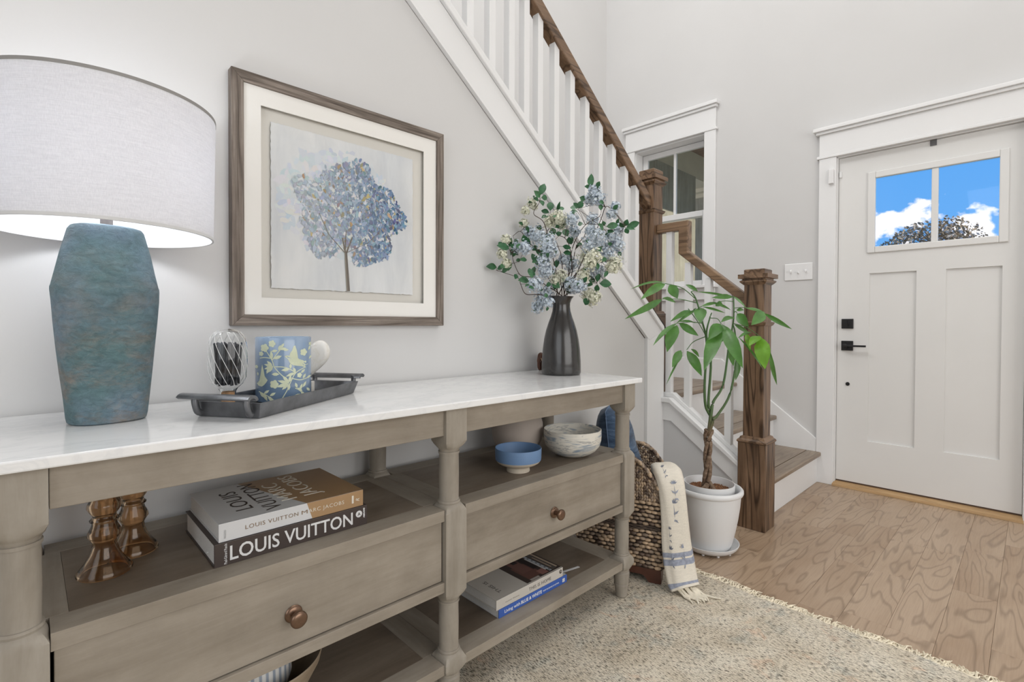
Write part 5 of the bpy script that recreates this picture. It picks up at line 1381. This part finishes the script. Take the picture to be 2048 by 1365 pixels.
c = nd(t, 'ShaderNodeMix', {'Factor': .8, 'A': c, 'B': d2}, data_type='RGBA', blend_type='MULTIPLY').outputs['Result']
hh = nd(t, 'ShaderNodeMath', {0: dash, 1: dash2}, operation='ADD').outputs[0]
setb(t, b, col=c, rough=.95, spec=.05, normal=bump(t, hh, .6, .003))
# gently uneven long edge
rr_ = random.Random(17)
edge = []
ny = 90
for i in range(ny+1):
    y = RY0+(RY1-RY0)*i/ny
    edge.append((RX1+.006*math.sin(y*9)+.004*math.sin(y*23+1)+(.03*max(0, y-.95)/.2 if y > .95 else 0), y))
body = [(RX0, RY1), (RX0, RY0)] + edge
build('rug_body', MB().prism(body, 'Z', .0008, RT), mt, rg)
fr = MB()
for q in range(1700):
    i = rr_.uniform(0, ny-.01); k = int(i); x = edge[k][0]+(edge[k+1][0]-edge[k][0])*(i-k); y = RY0+(RY1-RY0)*i/ny
    if y < -.9: continue
    L_ = rr_.uniform(.024, .062); an = rr_.gauss(0, .55)
    p0 = Vector((x-.006, y, rr_.uniform(.004, .0115))); d = Vector((math.cos(an), math.sin(an), 0))
    p1 = p0+d*L_*.5+Vector((0, 0, rr_.uniform(.002, .008))); p2 = p0+d*L_+Vector((rr_.uniform(-.006, .006), rr_.uniform(-.008, .008), 0)); p2.z = rr_.uniform(.0015, .006)
    fr.tube([p0, p1, p2], [.0022, .0022, .0013], 4)
M_fr = plain('cream_fringe', (.82, .74, .58), .9, .1, 60)
stuff(build('fringe', fr, M_fr, rg, smooth=60, fixn=False))
sel = MB()
for i in range(ny):
    if edge[i][1] < -1: continue
    for q in range(4):
        y = edge[i][1]+(RY1-RY0)/ny*q/4
        sel.ell((edge[i][0]-.003, y, .0075), (.0045, 0, 0), (0, .0048, 0), (0, 0, .0058), 6, 4)
stuff(build('knotted_edge', sel, M_fr, rg, smooth=60, fixn=False))

# ------------------------------------------------------------------ woven basket, cushion, throw
BP = Vector((1.776, 1.003, RT+.0006)); BU = (Vector((1.66, 1.29, 0))-Vector((1.776, 1.0, 0))).normalized(); BV = Vector((-BU.y*-1, BU.x*-1, 0))
BV = Vector((BU.y, -BU.x, 0)).normalized()
BLN, BDP = .330, .262
def Bp(u, v, z): return Vector((BP.x, BP.y, 0)) + BU*u + BV*v + Vector((0, 0, z))
bk_ = empty('wicker_basket', Bp(BLN/2, BDP/2, RT)); tag(bk_, 'brown woven wicker basket with arched handles on a dark wooden base beside the console', 'basket')
M_wick = [plain('wicker_tan', (.40, .29, .19), .55, .45, 40, .2, 300), plain('wicker_grey_brown', (.26, .195, .14), .55, .4, 40, .2, 300), plain('wicker_dark', (.10, .066, .046), .5, .4, 40, .2, 300)]
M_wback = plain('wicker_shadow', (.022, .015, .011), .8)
ZB0, ZB1 = .068, .335
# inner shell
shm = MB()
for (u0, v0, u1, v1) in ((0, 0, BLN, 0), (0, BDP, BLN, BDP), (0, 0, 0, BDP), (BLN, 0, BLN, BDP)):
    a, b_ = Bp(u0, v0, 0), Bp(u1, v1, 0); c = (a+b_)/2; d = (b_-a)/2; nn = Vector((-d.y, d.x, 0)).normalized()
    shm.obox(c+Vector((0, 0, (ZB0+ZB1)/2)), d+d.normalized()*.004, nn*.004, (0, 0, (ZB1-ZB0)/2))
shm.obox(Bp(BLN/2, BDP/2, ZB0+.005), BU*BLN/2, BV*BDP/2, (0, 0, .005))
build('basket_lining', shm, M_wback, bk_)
wv = MB(); rw = random.Random(4)
def weave(o, d, L_, out, z0, z1, ns):
    rows = int((z1-z0)/.0142)
    for j in range(rows):
        z = z0+(j+.5)*(z1-z0)/rows
        for i in range(-1, ns):
            u = (i+.5+(.5 if j % 2 else 0)+rw.uniform(-.08, .08))*L_/ns
            if u < -.003 or u > L_+.003: continue
            wv.cur = 0 if rw.random() < .55 else (1 if rw.random() < .7 else 2)
            c = o+d*u+out*.006+Vector((0, 0, z+rw.uniform(-.0015, .0015)))
            sl_ = rw.uniform(-.10, .22)
            ax = (d+Vector((0, 0, sl_))).normalized()*L_/ns*rw.uniform(.60, .74); up2 = ax.normalized().cross(out)
            wv.ell(c, ax, out*.0085, up2*rw.uniform(.0060, .0076), 7, 4)
for z0, z1 in ((ZB0+.002, .222), (.238, ZB1)):
    weave(Bp(0, 0, 0), BU, BLN, -BV, z0, z1, 14)
    weave(Bp(0, 0, 0), BV, BDP, -BU, z0, z1, 12)
    weave(Bp(0, BDP, 0), BU, BLN, BV, z0, z1, 15)
    weave(Bp(BLN, 0, 0), BV, BDP, BU, z0, z1, 12)
stuff(build('woven_sides', wv, M_wick, bk_, smooth=60, fixn=False))
# plain twisted band round the middle
bd = MB()
for q in range(4):
    for (o_, d, L_, n_) in ((Bp(0, 0, 0), BU, BLN, -BV), (Bp(0, 0, 0), BV, BDP, -BU), (Bp(BLN, 0, 0), BV, BDP, BU)):
        bd.tube([o_+d*(L_*i/12)+n_*(.0075+.003*math.sin(i*2+q))+Vector((0, 0, .2245+q*.0035+.003*math.sin(i*1.3+q*1.7))) for i in range(13)], .0021, 5)
build('twisted_band', bd, plain('dark_rattan', (.10, .072, .055), .5, .3, 80), bk_, smooth=60)
# braided rim: rises to an arched handle in the middle of each long side
br = MB()
def rimz(t): # t 0..1 along the long side
    k = 1-abs(2*t-1)
    return ZB1+.030 + .135*(1-(1-min(1, k*1.25))**2)
def braid(P, r, layers):
    n = len(P)
    for i in range(n-1):
        d = (P[i+1]-P[i]); L_ = d.length; d.normalize()
        for s_ in (-1, 1):
            br.cur = rw.choice((0, 1, 1, 2))
            side = Vector((d.y, -d.x, 0)).normalized()
            c = P[i]+d*L_*.5+side*s_*r*.45+Vector((0, 0, rw.uniform(-.1, .1)*r))
            ax = (d + side*(-s_*.55) + Vector((0, 0, .35*s_))).normalized()
            a2 = ax.orthogonal().normalized()
            br.ell(c, ax*r*1.15, a2*r*.62, ax.cross(a2)*r*.62, 7, 5)
for v in (0, BDP):
    n = 34
    P = [Bp(BLN*i/n, v, rimz(i/n)) for i in range(n+1)]
    braid(P, .0125, 1)
    # woven gusset below the arch, leaving the hand hole
    for i in range(n):
        t_ = (i+.5)/n; zt_ = rimz(t_)-.008
        z = ZB1+.004
        while z < zt_:
            if not (.40 < t_ < .60 and z > ZB1+.055 and z < zt_-.018):
                br.cur = rw.choice((0, 1, 1, 2))
                c = Bp(BLN*t_, v, z)
                ax = (BU*rw.choice((-1, 1))*.7+Vector((0, 0, 1))).normalized()
                br.ell(c, ax*.0115, BV*.0085, ax.cross(BV)*.0062, 6, 4)
            z += .0125
for u in (0, BLN):
    P = [Bp(u, BDP*i/22, ZB1+.026) for i in range(23)]
    braid(P, .0125, 1)
    for i in range(20):
        for z in (ZB1+.003, ZB1+.014):
            br.cur = rw.choice((0, 1, 2)); ax = (BV*rw.choice((-1, 1))*.7+Vector((0, 0, 1))).normalized()
            br.ell(Bp(u, BDP*(i+.5)/20, z), ax*.0115, BU*.0085, ax.cross(BU)*.0062, 6, 4)
stuff(build('braided_rim', br, M_wick, bk_, smooth=60, fixn=False))
# wooden base with arched bottom edges
M_base = plain('reddish_brown_base', (.085, .030, .018), .4, .25, 14)
def skirt(o_, d, L_, nn):
    pts = [(0, .0005), (.05, .0005)]
    for i in range(9):
        t_ = i/8; pts.append((.05+.022*t_+(L_-.144)*0+.0, .0005+.030*t_)) if False else None
    pr_ = [(0, 0), (.045, 0)] + [(.045+.03*i/5, .026*math.sin(PI/2*i/5)) for i in range(1, 6)] + [(L_-.075+.03*i/5, .026*math.cos(PI/2*i/5)) for i in range(5)] + [(L_-.045, 0), (L_, 0), (L_, .056), (0, .056)]
    mb = MB(); n = len(pr_)
    vs = [o_+d*p[0]+Vector((0, 0, RT+.0008+p[1]))+nn*.002 for p in pr_]+[o_+d*p[0]+Vector((0, 0, RT+.0008+p[1]))-nn*.014 for p in pr_]
    fs = [tuple(range(n)), tuple(range(2*n-1, n-1, -1))]+[(i, i+n, (i+1) % n+n, (i+1) % n) for i in range(n)]
    return mb.add(vs, fs)
for (o_, d, L_, nn) in ((Bp(0, 0, 0), BU, BLN, -BV), (Bp(0, 0, 0), BV, BDP, -BU), (Bp(0, BDP, 0), BU, BLN, BV), (Bp(BLN, 0, 0), BV, BDP, BU)):
    build('base_board', skirt(o_, d, L_, nn), M_base, bk_)

# cushion standing on edge in the basket
pcn = Vector((1.842, 1.246, 0)); view = Vector((.93, .37, 0)).normalized(); nrm = Vector((view.y, -view.x, 0))
cu = empty('cushion', (pcn.x, pcn.y, .12)); tag(cu, 'dark denim blue cushion standing on edge inside the wicker basket', 'cushion')
mt, t, b = new_mat('washed_blue_denim')
v = objco(t, (1, 1, 1))
wr_ = noise(t, objco(t, (5, 5, 26)), 1.5, 5, .65, .8)
fn_ = noise(t, objco(t, (300, 300, 300)), 1, 2)
c = ramp(t, wr_, [(.30, (.022, .038, .070)), (.5, (.048, .080, .135)), (.70, (.115, .170, .255))])
c = nd(t, 'ShaderNodeMix', {'Factor': .5, 'A': c, 'B': ramp(t, fn_, [(.3, (.7, .7, .7)), (.7, (1.2, 1.2, 1.2))])}, data_type='RGBA', blend_type='MULTIPLY').outputs['Result']
setb(t, b, col=c, rough=.85, spec=.1, normal=bump(t, wr_, .5, .006), sheen=.2)
mb = MB(); vs = []; fs = []; G = 24
HW, HH, TH = .122, .278, .098
tilt = Vector((0, 0, 1))*.99 + nrm*-.12
def cush(i, j, s_):
    a, b_ = -1+2*i/G, -1+2*j/G
    pin = 1-.10*(1-abs(a))**0*abs(b_)**2*(1-abs(a)**2) 
    x = a*HW*(1-.13*(1-a*a)*0-.10*b_*b_*(abs(a)))*(1) ; y = b_*HH*(1-.08*(1-b_*b_)*0-.06*a*a*abs(b_))
    prof_ = max(0, (1-a**2))**.42*max(0, (1-b_**2))**.48
    th = s_*TH*prof_*(1+.05*math.sin(9*b_+3*a))
    return Vector((pcn.x, pcn.y, .405)) + view*x + tilt*y + nrm*th
for s_ in (1, -1):
    b0 = len(vs)
    for j in range(G+1):
        for i in range(G+1): vs.append(cush(i, j, s_))
    for j in range(G):
        for i in range(G):
            f_ = (b0+j*(G+1)+i, b0+j*(G+1)+i+1, b0+(j+1)*(G+1)+i+1, b0+(j+1)*(G+1)+i)
            fs.append(f_ if s_ > 0 else f_[::-1])
build('cushion_body', mb.add(vs, fs), mt, cu, smooth=70, fixn=False)
pp_ = [cush(0, j, 1) for j in range(G+1)] + [cush(i, G, 1) for i in range(1, G+1)]
build('seam', MB().tube(pp_, .0022, 6), plain('pale_seam_thread', (.10, .15, .24), .8), cu, smooth=60)

# throw folded over the near end of the basket
tw = empty('throw_blanket', (1.80, .93, RT)); tag(tw, 'cream throw blanket with blue sprigs and tassels draped over end of wicker basket', 'blanket')
M_thw = linen('cream_cotton', (.80, .745, .645), 0)
M_tblue = plain('slate_blue_weave', (.30, .325, .40), .9, .2, 90)
TP = [(1.925, 1.080, .375), (1.890, 1.062, .425), (1.855, 1.035, .445), (1.825, 1.003, .442), (1.807, .977, .410), (1.801, .962, .350), (1.800, .953, .268), (1.800, .945, .180), (1.797, .932, .110), (1.790, .916, .055), (1.784, .902, .034)]
C_ = curve(TP, 5)
TR = Vector((.80, .46, 0)).normalized()        # width direction of the folded strip
TR = Vector((.78, -.62, 0)).normalized()
mb = MB(); vs = []; fs = []; NS = 28
for i, p in enumerate(C_):
    t_ = i/(len(C_)-1)
    d = (C_[min(i+1, len(C_)-1)]-C_[max(i-1, 0)]).normalized()
    wdir = (TR - d*TR.dot(d)).normalized(); nn = d.cross(wdir).normalized()
    hw = .036+.020*min(1, t_*4)+.004*math.sin(t_*9); ht_ = .018+.010*math.exp(-((t_-.22)/.16)**2)+.006*t_
    for k in range(NS):
        a = 2*PI*k/NS
        rw2 = 1+.07*math.cos(5*a+t_*3)+.05*math.cos(3*a-t_*6)
        vs.append(p + wdir*hw*math.cos(a)*rw2 + nn*ht_*math.sin(a)*rw2)
n = len(C_)
for j in range(n-1):
    for k in range(NS):
        q = (k+1) % NS; fs.append((j*NS+k, j*NS+q, (j+1)*NS+q, (j+1)*NS+k))
fs += [tuple(range(NS-1, -1, -1)), tuple((n-1)*NS+k for k in range(NS))]
tbody = build('cloth', mb.add(vs, fs), M_thw, tw, smooth=70)
def tband(i0, i1, name):
    m2 = MB(); v2 = []; f2 = []
    rows = []
    for ti in (i0, (i0+i1)/2, i1):
        j = min(int(ti), n-2); fr_ = ti-j
        for k in range(NS):
            p = vs[j*NS+k].lerp(vs[(j+1)*NS+k], fr_); c = C_[j].lerp(C_[j+1], fr_)
            v2.append(p+(p-c).normalized()*.0009)
    for j in range(2):
        for k in range(NS):
            q = (k+1) % NS; f2.append((j*NS+k, j*NS+q, (j+1)*NS+q, (j+1)*NS+k))
    build(name, m2.add(v2, f2), M_tblue, tbody, smooth=70)
tband(n-14.6, n-13.4, 'woven_stripe'); tband(n-12.9, n-11.2, 'woven_stripe'); tband(n-5.6, n-2.6, 'woven_stripe')
sg = MB()
def sprig(j, k, sz):
    """small printed sprig lying on the cloth at ring j, side k"""
    p = vs[j*NS+k]; c = C_[j]; nn = (p-c).normalized(); up3 = (C_[max(0, j-1)]-C_[min(n-1, j+1)]).normalized(); sd = up3.cross(nn).normalized()
    def lp_(a0, b0, ang, L_, w_):
        o_ = p+sd*a0+up3*b0+nn*.0014
        d = sd*math.sin(ang)+up3*math.cos(ang); e = d.cross(nn)
        sg.add([o_, o_+d*L_*.4+e*w_, o_+d*L_, o_+d*L_*.4-e*w_], [(0, 1, 2, 3)])
    for k_ in range(5): lp_(0, .016*sz, -1.1+.55*k_, .013*sz, .0024*sz)
    lp_(0, -.022*sz, 0, .036*sz, .0011*sz); lp_(0, -.012*sz, .8, .016*sz, .0024*sz); lp_(0, -.012*sz, -.8, .016*sz, .0024*sz); lp_(0, -.024*sz, 2.4, .012*sz, .0026*sz); lp_(0, -.024*sz, -2.6, .012*sz, .0026*sz)
def facing(j):
    best = max(range(NS), key=lambda k: (vs[j*NS+k]-C_[j]).normalized().dot((Vector((0, 0, 1.03))-C_[j]).normalized()))
    return best
for j, off, sz in ((16, 1, 1.0), (22, -1, 1.3), (27, 0, 1.5), (32, 2, 1.0), (37, -2, 1.5), (37, 2, 1.4)):
    if j < n: sprig(j, (facing(j)+off) % NS, sz)
build('printed_sprigs', sg, M_tblue, tbody, fixn=False)
ts = MB(); rt2 = random.Random(9)
e0 = C_[-1]
for q in range(17):
    o_ = e0+TR*rt2.uniform(-.040, .044)+Vector((0, 0, rt2.uniform(-.012, .006)))
    d = (Vector((-.25, -.75, 0))+TR*rt2.uniform(-.15, .75)).normalized()
    L_ = rt2.uniform(.055, .085)
    pts = curve([o_, o_+d*L_*.35+Vector((0, 0, .004)), o_+d*L_*.7, o_+d*L_+TR*rt2.uniform(-.012, .012)], 4)
    for i, p in enumerate(pts):
        zz = max(RT+.0045, e0.z*(1-i/len(pts)*1.5)+rt2.uniform(0, .002)); p.z = zz
    ts.tube(pts, [.0042, .0046, .0048, .0044, .0042, .0044, .0046, .0044, .0040, .0038, .0036, .0030, .0022][:len(pts)], 6)
build('tassels', ts, plain('cream_tassel', (.76, .70, .58), .9, .12, 60), tw, smooth=60)

# ------------------------------------------------------------------ potted plant
px, py = 2.262, 1.034
sa = empty('plant_saucer', (px, py, 0)); tag(sa, 'round white plastic saucer with small feet under the white plant pot', 'saucer')
lath('saucer', [(r_*1.05, z_) for r_, z_ in [(.098, .009), (.108, .010), (.119, .022), (.1235, .033), (.1245, .036), (.1225, .0368), (.1195, .035), (.1145, .024), (.106, .0155), (.001, .0150)]], (px, py, 0), M_pot, sa, 64)
for q in range(10):
    a = 2*PI*q/10+.2
    build('foot', MB().lathe([(.006, .0005), (.007, .011)], (px+.101*math.cos(a), py+.101*math.sin(a), 0), 10), M_pot, sa)
PZ = .0155
pt = empty('potted_plant', (px, py, PZ)); tag(pt, 'money tree with braided trunk in a white pot before the oak newel post', 'plant')
lath('pot', [(r_*1.065, z_) for r_, z_ in [(.080, 0), (.086, .002), (.094, .02), (.106, .075), (.1165, .135), (.1235, .190), (.1265, .228), (.1275, .243), (.1345, .247), (.1375, .254), (.1370, .264), (.1325, .270), (.1265, .2705), (.1220, .266), (.1205, .25), (.1175, .19), (.001, .18)]], (px, py, PZ), M_pot, pt, 72)
gp_ = MB(); seg = 160; vs2 = []; fs2 = []
pr_ = [(.098, .196), (.1085, .262), (.1105, .285), (.1100, .2885), (.1070, .2885), (.1050, .270), (.098, .225)]
for r, z in pr_:
    for i in range(seg):
        a = 2*PI*i/seg; rr = r+(.0009*(1 if i % 2 else -1) if z < .284 and r > .1 else 0)
        vs2.append((px+rr*math.cos(a), py+rr*math.sin(a), z+PZ))
for j in range(len(pr_)-1):
    for i in range(seg):
        k = (i+1) % seg; fs2.append((j*seg+i, j*seg+k, (j+1)*seg+k, (j+1)*seg+i))
build('nursery_pot', gp_.add(vs2, fs2), M_pot, pt, smooth=30)
M_soil = plain('bark_chips', (.24, .115, .055), .85, .55, 160)
lath('soil', [(.104, .235), (.1045, .252), (.06, .257), (.001, .260)], (px, py, PZ), M_soil, pt, 48)
ch = MB(); rc = random.Random(6)
for q in range(420):
    a = rc.uniform(0, 2*PI); r = .100*math.sqrt(rc.random())
    c = Vector((px+r*math.cos(a), py+r*math.sin(a), PZ+.2535+.006*(1-r/.1)+rc.uniform(0, .004)))
    d = Vector((rc.uniform(-1, 1), rc.uniform(-1, 1), rc.uniform(-.4, .4))).normalized(); e = d.orthogonal().normalized()
    ch.obox(c, d*rc.uniform(.003, .007), e*rc.uniform(.0012, .0026), d.cross(e)*.0012)
stuff(build('bark_mulch', ch, M_soil, pt, fixn=False))
mt, t, b = new_mat('braided_bark')
nb_ = noise(t, objco(t, (30, 30, 55)), 1.4, 5, .65)
setb(t, b, col=ramp(t, nb_, [(.3, (.085, .052, .032)), (.5, (.19, .125, .08)), (.7, (.33, .25, .18))]), rough=.8, normal=bump(t, nb_, .6, .004))
TB = [(px-.010, py+.006, PZ+.250), (px-.012, py+.004, .330), (px-.010, py+.003, .42), (px-.008, py+.004, .50), (px-.006, py+.004, .545)]
TC = curve(TB, 8)
for s_ in range(3):
    pts = []; rs = []
    for i, p in enumerate(TC):
        t_ = i/(len(TC)-1); a = s_*2*PI/3+t_*2*PI*1.1+.6
        rr = .0115+.022*max(0, 1-t_*6)**1.5+.006*math.exp(-((t_-1)/.12)**2)
        pts.append(p+Vector((math.cos(a), math.sin(a), 0))*rr); rs.append(.0098-.002*t_+.004*max(0, 1-t_*5)+.0006*math.sin(i*2.1+s_))
    build('braided_trunk', MB().tube(pts, rs, 10), mt, pt, smooth=60)
mt, t, b = new_mat('green_stem')
gzz = nd(t, 'ShaderNodeSeparateXYZ', {'Vector': objco(t)}).outputs['Z']
setb(t, b, col=ramp(t, gzz, [(.52, (.17, .115, .07)), (.60, (.075, .13, .045)), (.85, (.06, .14, .04))]), rough=.5)
for S_ in TSTEMS:
    base = [Vector(TB[-1])+Vector((0, 0, -.03))] 
    pts = curve(base+[Vector(p) for p in S_], 6); n_ = len(pts)
    build('stem', MB().tube(pts, [.0088-.0065*(i/n_)**.8 for i in range(n_)], 9), mt, pt, smooth=60)
M_pet = plain('green_petiole', (.07, .17, .045), .5, .15, 50)
for S_ in TPET:
    pts = curve(S_, 6); n_ = len(pts)
    build('petiole', MB().tube(pts, [.0021-.0006*i/n_ for i in range(n_)], 6), M_pet, pt, smooth=60)
M_tleaf = []
for i, c in enumerate(((.070, .185, .040), (.10, .235, .065), (.15, .34, .035))):
    mt, t, b = new_mat('money_tree_leaf_%s' % 'abc'[i])
    nn_ = noise(t, objco(t, (25, 25, 25)), 1, 3)
    setb(t, b, col=ramp(t, nn_, [(.35, [x*.8 for x in c]), (.65, [x*1.25 for x in c])]), rough=.32, spec=.5, normal=bump(t, noise(t, objco(t, (90, 90, 90)), 1, 2), .12, .002))
    tr_ = nd(t, 'ShaderNodeBsdfTranslucent', {'Color': (c[0]*2.2, c[1]*2.0, c[2]*1.6, 1)})
    ms_ = nd(t, 'ShaderNodeMixShader', {0: .25, 1: b.outputs[0], 2: tr_.outputs[0]})
    t.links.new(ms_.outputs[0], [q for q in t.nodes if q.type == 'OUTPUT_MATERIAL'][0].inputs[0])
    M_tleaf.append(mt)
rl = random.Random(14)
for i, (x0, y0, z0, x1, y1, z1, wd) in enumerate(TLEAVES):
    mb = leaf_mesh((x0, y0, z0), (x1, y1, z1), wd*1.15, .06, .22, rl)
    # pale midrib
    build('leaf', mb, M_tleaf[2 if i in (27, 28, 41) else rl.choice((0, 0, 1))], pt, smooth=60, fixn=False)
